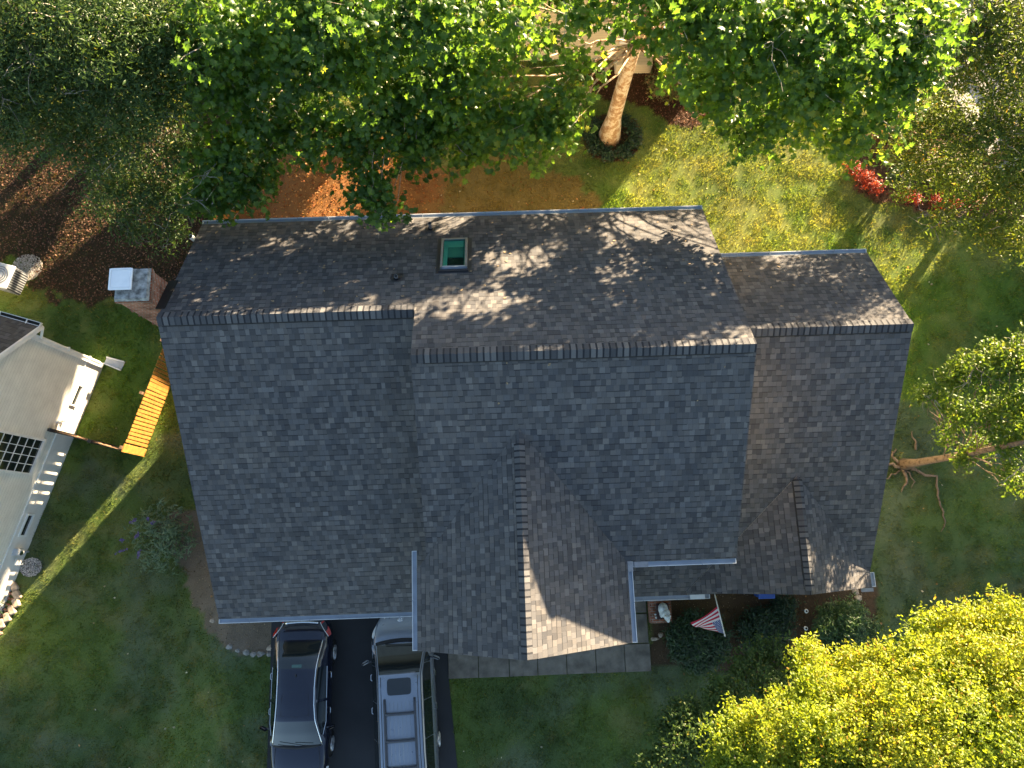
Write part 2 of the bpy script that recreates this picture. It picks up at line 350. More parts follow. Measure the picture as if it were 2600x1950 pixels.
Z_APRON = gpoly([(1850, -300), (1850, 120), (2100, 160), (2330, 185), (2445, 190), (2460, 60), (2430, -300)])
HOUSE = [(-7.6, -1.5), (-7.6, 8.15), (9.7, 8.15), (9.7, 7), (9.7, -1.0), (3, -1.3), (2.6, -2.2), (-1.95, -2.2), (-1.95, -1.5)]
G1 = np.array((.042, .080, .020)); G2 = np.array((.090, .155, .020)); ST = np.array((.235, .215, .070))
def gcol(x, y):
    x = np.asarray(x, float); y = np.asarray(y, float)
    n = fbm(x, y, 2.6)[..., None]; n2 = fbm(x+40, y+11, .9)[..., None]; n3 = fbm(x-20, y+71, .30)[..., None]
    c = G1+(G2-G1)*np.clip(n*1.8-.4, 0, 1)
    # how dried out the turf is: backyard strongly, front only in patches
    dry = -.04+.20*sm((y-6.5)/3.5)*(x > -9)+.18*sm((2.5-x)/4)*sm((y-8)/2)
    dry = dry[..., None]; k = np.clip((n2*.62+n3*.28-.40+dry)*1.5, 0, .70)
    c = c*(1-k)+ST*k
    fr0 = sm((5-y)/3)[..., None]; c = c*(1-fr0)+(c*np.array((.98, .88, 1.15))+np.array((.009, .009, .010)))*fr0
    pale = np.clip((fbm(x+5, y-33, 1.7)[..., None]-.50)*3.2, 0, .6)*(y[..., None] < 4); c = c*(1-pale)+np.array((.105, .130, .080))*pale
    for poly, col, w in ((Z_SOILL, (.150, .118, .090), .45), (Z_SOILB, (.20, .082, .028), .8), (Z_SOILB2, (.17, .10, .035), 1.2), (Z_LITTER, (.045, .028, .016), 1.0), (Z_MULCH, (.055, .020, .011), .3), (Z_RING, (.05, .022, .014), .12), (Z_REDBED, (.12, .060, .035), .35), (Z_FRONTBED, (.075, .045, .028), .35)):
        mk = soft(x, y, poly, w)[..., None]*(.72 if poly is Z_SOILB2 else .92)
        c = c*(1-mk)+np.array(col)*(.7+.6*n3)*mk
    return np.clip(c, 0, 1)
def grid_sheet(name, x0, x1, y0, y1, st, mat, zoff=0, hole=None):
    xs = np.arange(x0, x1+1e-6, st); ys = np.arange(y0, y1+1e-6, st); X, Y = np.meshgrid(xs, ys); nx, ny = len(xs), len(ys)
    Zz = zt(X, Y)+zoff+(fbm(X, Y, .5)-.5)*.05
    V = np.stack([X, Y, Zz], -1).reshape(-1, 3); C = gcol(X, Y).reshape(-1, 3)
    i = np.arange(nx-1)[None, :]+np.arange(ny-1)[:, None]*nx; f = np.stack([i, i+1, i+nx+1, i+nx], -1).reshape(-1, 4)
    if hole is not None:
        cx = V[f].mean(1); f = f[~((cx[:, 0] > hole[0]) & (cx[:, 0] < hole[1]) & (cx[:, 1] > hole[2]) & (cx[:, 1] < hole[3]))]
    return V, f, C
# one ground sheet: fine grid in view, coarse beyond
V1, f1, C1 = grid_sheet('g', -19, 21, -9, 23, .125, None)
V2, f2, C2 = grid_sheet('g', -259, 261, -249, 263, 8.0, None, hole=(-19, 21, -9, 23))
ground = rawmesh('ground', np.concatenate([V1, V2]), np.concatenate([f1.ravel(), (f2+len(V1)).ravel()]), 4, M['ground'], col=np.concatenate([C1, C2]), smooth=True)
tag(ground, kind='structure')
def flat_sheet(name, poly, z, mat, kind='structure', thick=.0):
    mb = MB()
    if thick: mb.slab([(x, y, z) for x, y in poly], thick, mat)
    else: mb.poly([(x, y, z) for x, y in poly], mat)
    o = mb.build(name); tag(o, kind=kind); return o
# ------------------------------------------------------------------ driveway, walkway, road
flat_sheet('driveway', Z_DRIVE[::-1] if False else Z_DRIVE, .045, M['asphalt'], thick=.1)
mb = MB(); xs = [-1.94, -1.02, -.09, .77, 1.65, 2.54, 3.42, 4.21]
for a, b in zip(xs, xs[1:]):
    y0, y1 = -4.07-.01*random.random(), -3.28 if a > 3.3 else -2.1
    mb.box(((a+b)/2, (y0+y1)/2, .02), (b-a-.018, y1-y0, .10), M['slab'], tint=random.random(), bev=.008)
for y0, y1 in ((-3.26, -2.40), (-2.38, -1.5)): mb.box((3.80, (y0+y1)/2, .02+.001*y0), (.76, y1-y0-.018, .10), M['slab'], bev=.008)
tag(mb.build('walkway'), kind='structure')
flat_sheet('road', Z_ROAD, .075, M['road'], thick=.15)
flat_sheet('parking_apron', Z_APRON, .055, M['walk2'], thick=.12)
mb = MB(); kerb = [P(2405, 60, .1), P(2455, 160, .1), P(2585, 370, .1), P(2900, 700, .1)]
for a, b in zip(kerb, kerb[1:]):
    a, b = Vector(a), Vector(b); d = (b-a).normalized(); n = Vector((-d.y, d.x, 0))
    q = [a-n*.09, b-n*.09, b+n*.09, a+n*.09]; mb.slab([p+Vector((0, 0, .10)) for p in q], .22, M['walk2'])
    q = [a-n*1.15, b-n*1.15, b-n*.15, a-n*.15]; mb.slab([p for p in q], .14, M['walk2'])
tag(mb.build('pavement'), kind='structure')
# ------------------------------------------------------------------ the house
p = .6416; uL, uM, uR, uRR = -7.88, -1.97, 5.53, 9.946; vb, zb = 8.48, 5.207; rl, hl = 5.209, 7.305; fl, zl = -1.86, 2.769
rm, hm = 3.917, 8.135; fm, zm = -.668, 5.193; ug1, ug2, fg, hg = -2.228, 2.873, -2.525, 7.168; ugm = (ug1+ug2)/2; vap = rm-(hm-hg)/p
vbr, zbr, rr, hr = 7.205, 4.925, 4.702, 6.531; fr, zr = -1.268, 2.70
house = empty('house', (0, 0, 0), label='large house in the middle under dark grey shingle roofs with two front gables', cat='house')
SH = M['shingle']; TR = M['cream_trim']
def roof(polys, side=None, th=.14):
    mb = MB()
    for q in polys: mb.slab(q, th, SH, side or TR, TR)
    return mb.build('roof', house)
bz = lambda y: zb+p*(vb-y); mz = lambda y: hm-p*(rm-y); lz = lambda y: hl-p*(rl-y); rz = lambda y: hr-p*(rr-y); rbz = lambda y: zbr+p*(vbr-y)
roof([[(uL, vb, zb), (uL, rl, hl), (uM, rl, hl), (uM, vb, zb)], [(uM, vb, zb), (uM, rm, hm), (uR, rm, hm), (uR, vb, zb)]])
roof([[(uL, rl, hl), (uL, fl, zl), (uM+.5, fl, zl), (uM+.5, rl, hl)]])
roof([[(uM, rm, hm), (uM, fm, zm), (uR, fm, zm), (uR, rm, hm)]])
e = .012
roof([[(ugm, vap, hg+e), (ug1, fm, zm+e), (ug1, fg, zm+e), (ugm, fg, hg+e)], [(ugm, vap, hg+e), (ugm, fg, hg+e), (ug2, fg, zm+e), (ug2, fm, zm+e)]])
roof([[(uR-.3, vbr, zbr), (uR-.3, rr, hr), (uRR, rr, hr), (uRR, vbr, zbr)], [(uR-.3, rr, hr), (uR-.3, -.36, rz(-.36)), (8.0, -.36, rz(-.36)), (uRR, -.36, rz(-.36)), (uRR, rr, hr)],
      [(2.62, -.36, rz(-.36)), (2.62, -1.71, rz(-1.71)), (7.2, -1.71, rz(-1.71)), (7.2, -.36, rz(-.36))], [(7.2, -.36, rz(-.36)), (7.2, fr, zr), (uRR, fr, zr), (uRR, -.36, rz(-.36))]])
gx, gh, gf = 7.58, 4.37, -1.655; gap_ = rr-(hr-gh)/p; gk = (gh-zr)/(uRR-gx)
lx = gx-(gh-rz(gf))/gk
roof([[(gx, gap_, gh+e), (gx, gf, gh+e), (uRR, gf, zr+e), (uRR, fr, zr+e)], [(gx, gap_, gh+e), (lx, gf, rz(gf)+e), (gx, gf, gh+e)]])
# ridge caps: bent cap shingles over a raised vent
def ridgecap(a, b, nrm_l, nrm_r, w=.155, vent=True):
    """a->b along the ridge; nrm_l / nrm_r: downslope unit vectors of both sides"""
    mb = MB(); a = Vector(a); b = Vector(b); d = (b-a).normalized(); L = (b-a).length; n = int(L/.142); st = L/n
    dl, dr = Vector(nrm_l), Vector(nrm_r); up = Vector((0, 0, 1)); h = .055 if vent else .02
    if vent:
        for s in (dl, dr):
            q0 = a+d*.25+up*.0; q1 = b-d*.06
            i0, o0 = .02, w+.008
            top = [q0+s*i0+up*(h-.012), q0+s*o0+up*(h-.012), q1+s*o0+up*(h-.012), q1+s*i0+up*(h-.012)]
            mb.slab(top, h+.03, M['black'])
    for k in range(n):
        s0 = a+d*(k*st); s1 = s0+d*(st*.72); s2 = s0+d*(st*1.0); t = .18+.82*random.random()*random.random()**.3
        for (e0, e1, tt, l0, l1) in ((s0, s1, t, .014, .010), (s1, s2, .0 if random.random() < .85 else .12, .010, .006)):
            for s, fl_ in ((dl, 1), (dr, -1)):
                q = [e0+up*(h+l0+.01), e1+up*(h+l1+.01), e1+s*w+up*(h+l1), e0+s*w+up*(h+l0)]
                mb.poly(q if fl_ > 0 else q[::-1], M['cap'], tt)
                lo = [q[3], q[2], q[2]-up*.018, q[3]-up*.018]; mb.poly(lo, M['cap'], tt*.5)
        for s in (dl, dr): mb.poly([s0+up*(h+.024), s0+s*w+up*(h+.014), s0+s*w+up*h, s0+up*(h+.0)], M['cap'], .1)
    for q in (b, a):
        mb.poly([q+dl*w+up*(h+.01), q+up*(h+.02), q+dr*w+up*(h+.01), q+dr*w-up*.03, q+dl*w-up*.03], M['cap'], .2)
    return mb.build('ridge_cap', house)
k1 = math.hypot(1, p); F_ = (0, -1/k1, -p/k1); B_ = (0, 1/k1, -p/k1)
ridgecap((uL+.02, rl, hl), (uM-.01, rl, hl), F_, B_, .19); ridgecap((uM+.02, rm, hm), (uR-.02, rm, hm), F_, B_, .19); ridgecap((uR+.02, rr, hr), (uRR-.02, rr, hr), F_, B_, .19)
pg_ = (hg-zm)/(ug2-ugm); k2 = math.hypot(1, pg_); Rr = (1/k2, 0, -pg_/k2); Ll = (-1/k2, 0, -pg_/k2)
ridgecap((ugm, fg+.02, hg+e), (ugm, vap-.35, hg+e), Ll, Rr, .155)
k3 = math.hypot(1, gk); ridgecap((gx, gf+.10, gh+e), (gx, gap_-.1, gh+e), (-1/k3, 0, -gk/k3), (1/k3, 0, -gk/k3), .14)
# gutters (u-trough with bright lip)
def gutter(a, b, out, tin=.0, w=.12):
    mb = MB(); a, b, o = Vector(a), Vector(b), Vector(out); z = Vector((0, 0, 1)); A, B = a-z*.02, b-z*.02
    def strip(i0, i1, zt_, zb_, mat):
        q = [A+o*i0+z*zt_, B+o*i0+z*zt_, B+o*i1+z*zt_, A+o*i1+z*zt_]; mb.slab(q, zt_-zb_, mat)
    strip(.004, .020, .005, -.105, M['gutter']); strip(.020, w-.014, -.035, -.105, M['gutter']); strip(w-.014, w, .005, -.105, M['gutter_lip'])
    d = (B-A).normalized()
    for q, s in ((A, 1), (B, -1)): mb.slab([q+o*.004+z*.008, q+o*w+z*.008, q+o*w+d*s*.014+z*.008, q+o*.004+d*s*.014+z*.008], .12, M['gutter_lip'])
    n = max(2, int((B-A).length/.8))
    for i in range(1, n): q = A+(B-A)*(i/n); mb.slab([q+o*.01+z*.009, q+o*(w-.002)+z*.009, q+o*(w-.002)+d*.02+z*.009, q+o*.01+d*.02+z*.009], .012, M['gutter'])
    return mb.build('gutter', house)
gutter((uL, fl, zl), (ug1+.03, fl, zl), (0, -1, 0)); gutter((uL, vb, zb), (uR, vb, zb), (0, 1, 0)); gutter((ug2+.13, fm, zm), (uR, fm, zm), (0, -1, 0))
gutter((ug2, fm-.0, zm+.01), (ug2, fg, zm+.01), (1, 0, 0)); gutter((ug1, fm+.45, zm+.01), (ug1, fg, zm+.01), (-1, 0, 0))
gutter((uR+.02, vbr, zbr), (uRR, vbr, zbr), (0, 1, 0)); gutter((2.76, -1.71, rz(-1.71)), (5.55, -1.71, rz(-1.71)), (0, -1, 0)); gutter((uRR, fr, zr+.01), (uRR, gf, zr+.01), (1, 0, 0))
# bright seam covers on the gutters
for c, dm, mt in (((5.20, -1.77, rz(-1.71)-.005), (.42, .125, .012), M['gutter_lip']), ((ug2+.066, fm-.10, zm+.022), (.13, .24, .012), M['flash']), ((ug2+.34, fm-.065, zm-.008), (.34, .13, .02), M['flash']), ((9.80, gf-.07, zr+.02), (.34, .10, .012), M['flash'])):
    mb = MB(); mb.box(c, dm, mt); mb.build('seam_cover', house)
# walls
def wall(x0, x1, prof, mat=None):
    mb = MB(); mb.prism_x(x0, x1, prof, mat or M['siding']); return mb.build('wall', house)
o_ = .33; d_ = .17
wall(uL+.28, uM+.3, [(fl+o_, -1.7), (vb-o_, -1.7), (vb-o_, bz(vb-o_)-d_), (rl, hl-d_), (fl+o_, lz(fl+o_)-d_)])
wall(uM+.303, uR-.28, [(fm+o_, -.5), (vb-o_, -.5), (vb-o_, bz(vb-o_)-d_), (rm, hm-d_), (fm+o_, mz(fm+o_)-d_)])
wall(uR-.277, uRR-.28, [(fr+o_+.1, -.5), (vbr-o_, -.5), (vbr-o_, rbz(vbr-o_)-d_), (rr, hr-d_), (fr+o_+.1, rz(fr+o_+.1)-d_)])
mb = MB()                                                    # bay under the big front gable
x0, x1, y0, y1 = ug1+.33, ug2-.33, fg+.32, fm+.32
prof = [(x0, -.3), (x1, -.3), (x1, zm+pg_*.33-d_), (ugm, hg-d_), (x0, zm+pg_*.33-d_)]
mb.poly([(x, y0, z) for x, z in prof], M['siding']); mb.poly([(x, y1, z) for x, z in prof][::-1], M['siding'])
for i in range(5): a, b = prof[i], prof[(i+1) % 5]; mb.poly([(a[0], y0, a[1]), (a[0], y1, a[1]), (b[0], y1, b[1]), (b[0], y0, b[1])], M['siding'])
mb.build('wall', house)
mb = MB(); x0, x1, y0, y1 = 5.4, 9.6, -1.42, -.83; g2z = lambda x: gh-gk*abs(x-gx)-d_
prof = [(x0, -.3), (x1, -.3), (x1, g2z(x1)), (gx, gh-d_), (x0, g2z(x0))]
mb.poly([(x, y0, z) for x, z in prof], M['siding']); mb.poly([(x, y1, z) for x, z in prof][::-1], M['siding'])
for i in range(5): a, b = prof[i], prof[(i+1) % 5]; mb.poly([(a[0], y0, a[1]), (a[0], y1, a[1]), (b[0], y1, b[1]), (b[0], y0, b[1])], M['siding'])
mb.build('wall', house)
def window(x, z, w, h, y, nrm=-1, par=None, cols=2, rows=2):
    mb = MB(); t = .06
    for (cx, cz, sx, sz) in ((0, h/2+t/2, w+2*t, t), (0, -h/2-t/2, w+2*t, t), (-w/2-t/2, 0, t, h), (w/2+t/2, 0, t, h)): mb.box((x+cx, y+nrm*.03, z+cz), (sx, .07, sz), M['white'])
    for i in range(1, cols): mb.box((x-w/2+w*i/cols, y+nrm*.03, z), (.025, .05, h), M['white'])
    for i in range(1, rows): mb.box((x, y+nrm*.028, z-h/2+h*i/rows), (w, .05, .025), M['white'])
    o = mb.build('window', par or house); g = MB(); g.box((x, y+nrm*.012, z), (w, .02, h), M['glass']); g.build('pane', o); return o
for x, z, y, nr, w in ((-.8, 4.3, fg+.32, -1, .9), (1.4, 4.3, fg+.32, -1, .9), (.3, 1.5, fg+.32, -1, 1.8), (4.2, 4.2, fm+o_, -1, 1.1), (7.6, 1.5, -1.42, -1, 1.6), (-5.5, 3.6, vb-o_, 1, 1.2), (-3.5, 3.6, vb-o_, 1, 1.0), (0, 3.6, vb-o_, 1, 1.2), (3, 3.6, vb-o_, 1, 1.2), (-2, 1.1, vb-o_, 1, 1.6), (2, 1.1, vb-o_, 1, 1.6), (7.5, 3.2, vbr-o_, 1, 1.2)): window(x, z, w, 1.2, y, nr)
mb = MB(); mb.box((-4.7, fl+o_-.02, 1.1), (4.6, .06, 2.1), M['white'], bev=.01)
for i in range(1, 4): mb.box((-4.7, fl+o_-.055, .05+i*.52), (4.6, .02, .02), M['cream_trim'])
mb.build('garage_door', house)
mb = MB(); mb.box((3.9, fm+o_-.02, 1.15), (.95, .07, 2.05), simple('green_door', (.03, .08, .05), .4)); dr = mb.build('door', house)
mb = MB(); mb.tube([(4.25, fm+o_-.06, 1.1), (4.25, fm+o_-.10, 1.1), (4.25, fm+o_-.10, 1.25), (4.25, fm+o_-.06, 1.25)], .012, M['chrome'], 6); mb.build('handle', dr)
mb = MB(); mb.box((3.9, -.85, .12), (1.5, 1.0, .22), M['slab'], bev=.01); mb.build('porch_step', house)
# skylight: raised curb, glass, boards behind it coloured as lit and shaded drywall
def onback(x, y, dz=0): return Vector((x, y, bz(y)+dz*1.0))
def sky_light():
    nb = Vector((0, p/k1, 1/k1)); dv = Vector((0, -1/k1, p/k1))  # normal, upslope
    c0 = onback(-1.11, 6.98); R = Matrix(((1, 0, 0), (0, dv.y, nb.y), (0, dv.z, nb.z))); W, L = .66, 1.24
    fr_ = MB()
    def bx(cx, cy, cz, sx, sy, sz, mat, mb): mb.box(c0+R@Vector((cx, cy, cz)), (sx, sy, sz), mat, R=R)
    for s in (-1, 1): bx(s*(W/2-.028), 0, .05, .056, L, .12, M['flash'], fr_); bx(0, s*(L/2-.028), .05, W, .056, .118, M['flash'] if s < 0 else M['gutter'], fr_)
    bx(0, 0, .006, W+.22, L+.2, .012, M['copper'], fr_); bx(0, L/2+.045, .03, W+.06, .07, .05, M['copper'], fr_)
    sk = fr_.build('skylight', house)
    g = MB(); bx(0, 0, .088, W-.12, L-.12, .008, M['skyglass'], g); g.build('frame_gasket', sk) if False else None
    w = MB(); iw, il = W-.13, L-.14
    bx(0, 0, .020, iw, il, .012, M['dark'], w)                                   # near-black board standing for the unlit room
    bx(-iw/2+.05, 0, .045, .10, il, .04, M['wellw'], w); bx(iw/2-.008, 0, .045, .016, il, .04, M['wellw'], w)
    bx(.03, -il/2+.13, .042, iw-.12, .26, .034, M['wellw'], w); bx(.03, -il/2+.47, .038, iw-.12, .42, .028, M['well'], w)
    w.build('well_tone_boards', sk)
    gl = NT('clear_pane'); gl.set(col=(.6, .9, .82), rough=.03, trans=1.0, ior=1.02, spec=.5)
    g2 = MB(); bx(0, 0, .088, W-.11, L-.11, .006, gl.m, g2); g2.build('pane', sk)
sky_light()
def pipe_vent(x, y, h):
    mb = MB(); q = onback(x, y); mb.tube([q-Vector((0, 0, .1)), q+Vector((0, 0, h))], .045, M['flash'], 12)
    mb.tube([q+Vector((0, 0, h)), q+Vector((0, 0, h+.01))], .038, M['black'], 12); n = 16
    nb = Vector((0, p/k1, 1/k1)); dv = Vector((0, -1/k1, p/k1)); c = q+nb*.008
    mb.poly([c+Vector((1, 0, 0))*(.16*math.cos(2*math.pi*i/n))+dv*(.17*math.sin(2*math.pi*i/n)-.02) for i in range(n)], M['copper'])
    mb.slab([c+Vector((-.15, 0, 0))+dv*(-.16)+nb*.004, c+Vector((.15, 0, 0))+dv*(-.16)+nb*.004, c+Vector((.15, 0, 0))+dv*(-.13)+nb*.004, c+Vector((-.15, 0, 0))+dv*(-.13)+nb*.004], .01, M['black'])
    mb.tube([q, q+Vector((0, 0, .09))], [.085, .05], M['black'], 14); return mb.build('vent_pipe', house)
pipe_vent(-1.75, 8.02, .34); pipe_vent(-2.48, 6.25, .16)
mb = MB(); q = Vector((-7.86, 7.95, 5.35)); mb.tube([q+Vector((.2, 0, -.2)), q+Vector((.0, 0, -.1)), q+Vector((-.12, .03, .05)), q+Vector((-.17, .05, .18))], .065, M['white'], 12, caps=False)
mb.tube([q+Vector((-.165, .048, .165)), q+Vector((-.168, .049, .172))], .05, M['black'], 12); mb.build('flue_pipe', house)
# chimney with mortar crown and pale metal cap
ch = MB(); cx0, cx1, cy0, cy1 = -8.74, -8.01, 5.60, 6.33; ct = 7.50
ch.box(((cx0+cx1)/2, (cy0+cy1)/2, (ct-1.7)/2), (cx1-cx0, cy1-cy0, ct+1.7), M['brick'])
for k, g in ((0, .02), (1, .035)): ch.box(((cx0+cx1)/2, (cy0+cy1)/2, ct-.06-.075*(1-k)), (cx1-cx0+g*2, cy1-cy0+g*2, .07), M['brick'])
for i in range(46):      # chipped, uneven courses on the lower left edge
    z = -1+random.random()*8; ch.box((cx0-.004, cy0+.06+random.random()*.1, z), (.03, .2, .06), M['brick'])
chim = ch.build('chimney', house)
mb = MB(); mb.frust(((cx0+cx1)/2, (cy0+cy1)/2), (cx1-cx0+.05, cy1-cy0+.05), (cx1-cx0-.02, cy1-cy0-.02), ct, ct+.09, M['conc']); mb.build('mortar_crown', chim)
mb = MB(); c = (-8.53, 6.02); mb.box((c[0], c[1], ct+.16), (.26, .26, .16), M['black'])
mb.frust(c, (.50, .50), (.40, .40), ct+.235, ct+.275, M['capmetal'])
for s1 in (-1, 1):
    mb.box((c[0]+s1*.235, c[1], ct+.255), (.035, .50, .05), M['capmetal'], R=Matrix.Rotation(.25*s1, 3, 'Y')); mb.box((c[0], c[1]+s1*.235, ct+.2555), (.44, .035, .05), M['capmetal'], R=Matrix.Rotation(-.25*s1, 3, 'X'))
mb.build('chimney_cap', chim)
mb = MB()   # sloping mortar shoulders on the back of the stack
pts = [((-8.35, 6.36, 6.2), .16), ((-8.45, 6.75, 5.4), .20), ((-8.30, 7.05, 4.9), .19), ((-8.50, 7.35, 4.5), .17), ((-8.75, 7.6, 4.2), .12)]
mb.slab([(-8.72, 6.34, 5.6), (-8.05, 6.34, 5.6), (-8.10, 7.0, 4.3), (-8.68, 7.0, 4.3)], .5, M['conc']); mb.box((-8.39, 6.65, 1.2), (.58, .68, 5.2), M['brick']); mb.build('shoulder', chim)
mb = MB(); mb.slab([(cx1+.002, 5.50, bz(5.50)+.03), (-7.80, 5.50, bz(5.50)+.03), (-7.80, 6.40, bz(6.40)+.03), (cx1+.002, 6.40, bz(6.40)+.03)], .06, M['black']); mb.build('shadow_strip', chim)  # black slab put in for the deep shadow between stack and roof edge
# ------------------------------------------------------------------ vegetation builders
def leaf_tpl(kind):
    if kind == 'maple':
        a = [(0, 0), (.30, -.10), (.26, .10), (.52, .22), (.30, .38), (.34, .66), (.12, .62), (0, 1.0), (-.12, .62), (-.34, .66), (-.30, .38), (-.52, .22), (-.26, .10), (-.30, -.10)]
    elif kind == 'oval': a = [(0, 0), (.22, .25), (.26, .55), (.12, .85), (0, 1), (-.12, .85), (-.26, .55), (-.22, .25)]
    elif kind == 'thin': a = [(0, 0), (.15, .35), (.10, .75), (0, 1), (-.10, .75), (-.15, .35)]
    elif kind == 'quad': a = [(0, 0), (.5, .4), (0, 1), (-.5, .4)]
    v = np.array([(x, y, -abs(x)*.28-.18*y*y) for x, y in a]); c = np.array([[0, .38 if kind == 'maple' else .5, .02]])
    v = np.concatenate([c, v]); n = len(a); f = np.array([(0, 1+i, 1+(i+1) % n) for i in range(n)]); return v, f
def leaves(name, pos, size, kind, mat, parent=None, tilt=.55, up=1.0, tint=None, rng=RNG, outward=None, droop=0.0):
    v, f = leaf_tpl(kind); n = len(pos); L = size*(.65+.7*rng.random(n))
    az = rng.random(n)*2*np.pi
    nrm = np.stack([rng.normal(0, tilt, n), rng.normal(0, tilt, n), np.full(n, up)], 1)
    if outward is not None: nrm += outward*.6
    nrm /= np.linalg.norm(nrm, axis=1)[:, None]
    h = np.stack([np.cos(az), np.sin(az), -droop*np.ones(n)], 1); Y = h-(h*nrm).sum(1)[:, None]*nrm; Y /= np.linalg.norm(Y, axis=1)[:, None]+1e-9; X = np.cross(Y, nrm)
    V = pos[:, None, :]+L[:, None, None]*(v[None, :, 0:1]*X[:, None]+v[None, :, 1:2]*Y[:, None]+v[None, :, 2:3]*nrm[:, None])
    F = (f[None]+np.arange(n)[:, None, None]*len(v)).reshape(-1)
    if tint is None: tint = np.clip(rng.normal(.42, .2, n), 0, 1)
    return rawmesh(name, V.reshape(-1, 3), F, 3, mat, parent, tint=np.repeat(tint, len(v)))
def spray_points(blobs, n, rng, spray=9, sp=.20, shell=2.4, flat=.75):
    """blobs: (x,y,z,r); leaf points gathered in small sprays towards each blob's shell"""
    b = np.array(blobs, float); w = b[:, 3]**2; w /= w.sum(); m = max(1, n//spray); k = rng.choice(len(b), m, p=w)
    d = rng.normal(size=(m, 3)); d /= np.linalg.norm(d, axis=1)[:, None]; rad = rng.random(m)**(1/shell)
    # uneven outline: push / pull sprays with a direction dependent wobble
    wob = 1+.28*np.sin(d[:, 0]*5.1+k*1.7)*np.cos(d[:, 1]*4.3+k*2.3)+.14*np.sin(d[:, 2]*9+k)
    c = b[k, :3]+d*(rad*wob*b[k, 3])[:, None]*np.array([1, 1, flat]); out = np.repeat(d, spray, 0)
    ori = rng.normal(size=(m, 3))*np.array([1, 1, .35]); ori /= np.linalg.norm(ori, axis=1)[:, None]
    t = rng.random((m, spray, 1))-.2
    pts = c[:, None]+ori[:, None]*t*sp*2.6+rng.normal(0, sp*.35, (m, spray, 3)); return pts.reshape(-1, 3), out, c
def limb(mb, a, b, r0, r1, mat, n=6, seg=6, wob=.12, rng=random, sag=.0):
    a, b = Vector(a), Vector(b); L = (b-a).length; pts = []; R = []
    ph = [rng.random()*6.28 for _ in range(4)]
    for i in range(seg+1):
        t = i/seg; q = a.lerp(b, t); w = wob*L*math.sin(math.pi*min(1, t*1.0))*.5
        q += Vector((math.sin(t*5+ph[0])*w, math.sin(t*6+ph[1])*w, math.sin(t*4+ph[2])*w*.5+sag*L*math.sin(math.pi*t))); pts.append(q); R.append(r0+(r1-r0)*t**.8)
    pts[0] = a; mb.tube(pts, R, mat, n); return pts
def tree(name, label, cat, base, height, r0, blobs, nleaf, size, kind, leafmat, bark, group=None, lean=(0, 0), seed=1, twigs=120, spray=9, sp=.2, tilt=.55, flat=.75, shell=2.4, limbs=True, tintmu=.42, bare=0, fork=.45):
    rng = np.random.default_rng(seed); rr_ = random.Random(seed)
    root = empty(name, tuple(base), label=label, cat=cat, group=group); B = Vector(base)
    loc = np.array(base, float)
    tk = MB(); top = B+Vector((lean[0], lean[1], height)); pts = []; R = []
    for i in range(9):
        t = i/8; q = B.lerp(top, t)+Vector((math.sin(t*4+seed)*.05*height*.15, math.cos(t*3+seed)*.05*height*.12, 0)); pts.append(q-B); R.append(r0*(1.0-.62*t)*(1+.55*max(0, 1-t*9)))
    tk.tube(pts, R, bark, 14)
    bl = np.array(blobs, float)
    if limbs:
        for (x, y, z, r) in blobs:
            c = Vector((x, y, z)); t = min(.98, max(fork, (z-B.z-r*.4)/height*.75)); s = pts[int(t*8)]
            L = limb(tk, s, c-B, r0*.22*(1-.4*t)*min(1.3, .5+r*.4), .012, bark, 7, 7, .10, rr_)
            for _ in range(max(2, int(r*3))):
                a = L[rr_.randint(2, 6)]; dd = Vector((rr_.gauss(0, 1), rr_.gauss(0, 1), rr_.gauss(.1, .5))).normalized(); limb(tk, a, (c-B)+dd*r*.85, .016, .005, bark, 4, 4, .15, rr_)
    tko = tk.build('trunk', root, smooth=True)
    pos, out, cs = spray_points(blobs, nleaf, rng, spray, sp, shell, flat)
    if twigs or bare:
        tw = MB()
        for i in rng.choice(len(cs), min(len(cs), twigs), replace=False):
            c = Vector(cs[i]); j = int(np.argmin(((bl[:, :3]-cs[i])**2).sum(1))); o = Vector(bl[j, :3]); limb(tw, c-B, c.lerp(o, .55)+Vector((0, 0, -.1))-B, .006, .016, M['twig'], 3, 4, .12, rr_)
        for _ in range(bare):
            j = rr_.randrange(len(blobs)); x, y, z, r = blobs[j]; dd = Vector((rr_.gauss(0, 1), rr_.gauss(-.4, 1), rr_.gauss(.5, .3))).normalized(); q = Vector((x, y, z))-B
            e0 = q+dd*r*rr_.uniform(.9, 1.15); LL = limb(tw, q+dd*r*.3, e0, .02, .006, M['twig'], 4, 5, .14, rr_)
            for _ in range(4): limb(tw, LL[rr_.randint(1, 4)], e0+Vector((rr_.gauss(0, .35), rr_.gauss(0, .35), rr_.gauss(0, .15))), .009, .003, M['twig'], 3, 4, .2, rr_)
        tw.build('twigs', root)
    # clump-wise tint so the crown has light and dark masses of foliage colour
    cl = vnoise(pos[:, 0], pos[:, 1]+pos[:, 2]*.7, .9); tint = np.clip(tintmu+(cl-.5)*.35+rng.normal(0, .13, len(pos))+(rng.random(len(pos)) < .02)*.5, 0, 1)
    leaves('crown', pos-loc, size, kind, leafmat, root, tilt, tint=tint, rng=rng, outward=out)
    return root
def PB(lst): return [tuple(P(x, y, z))+(r,) for x, y, z, r in lst]
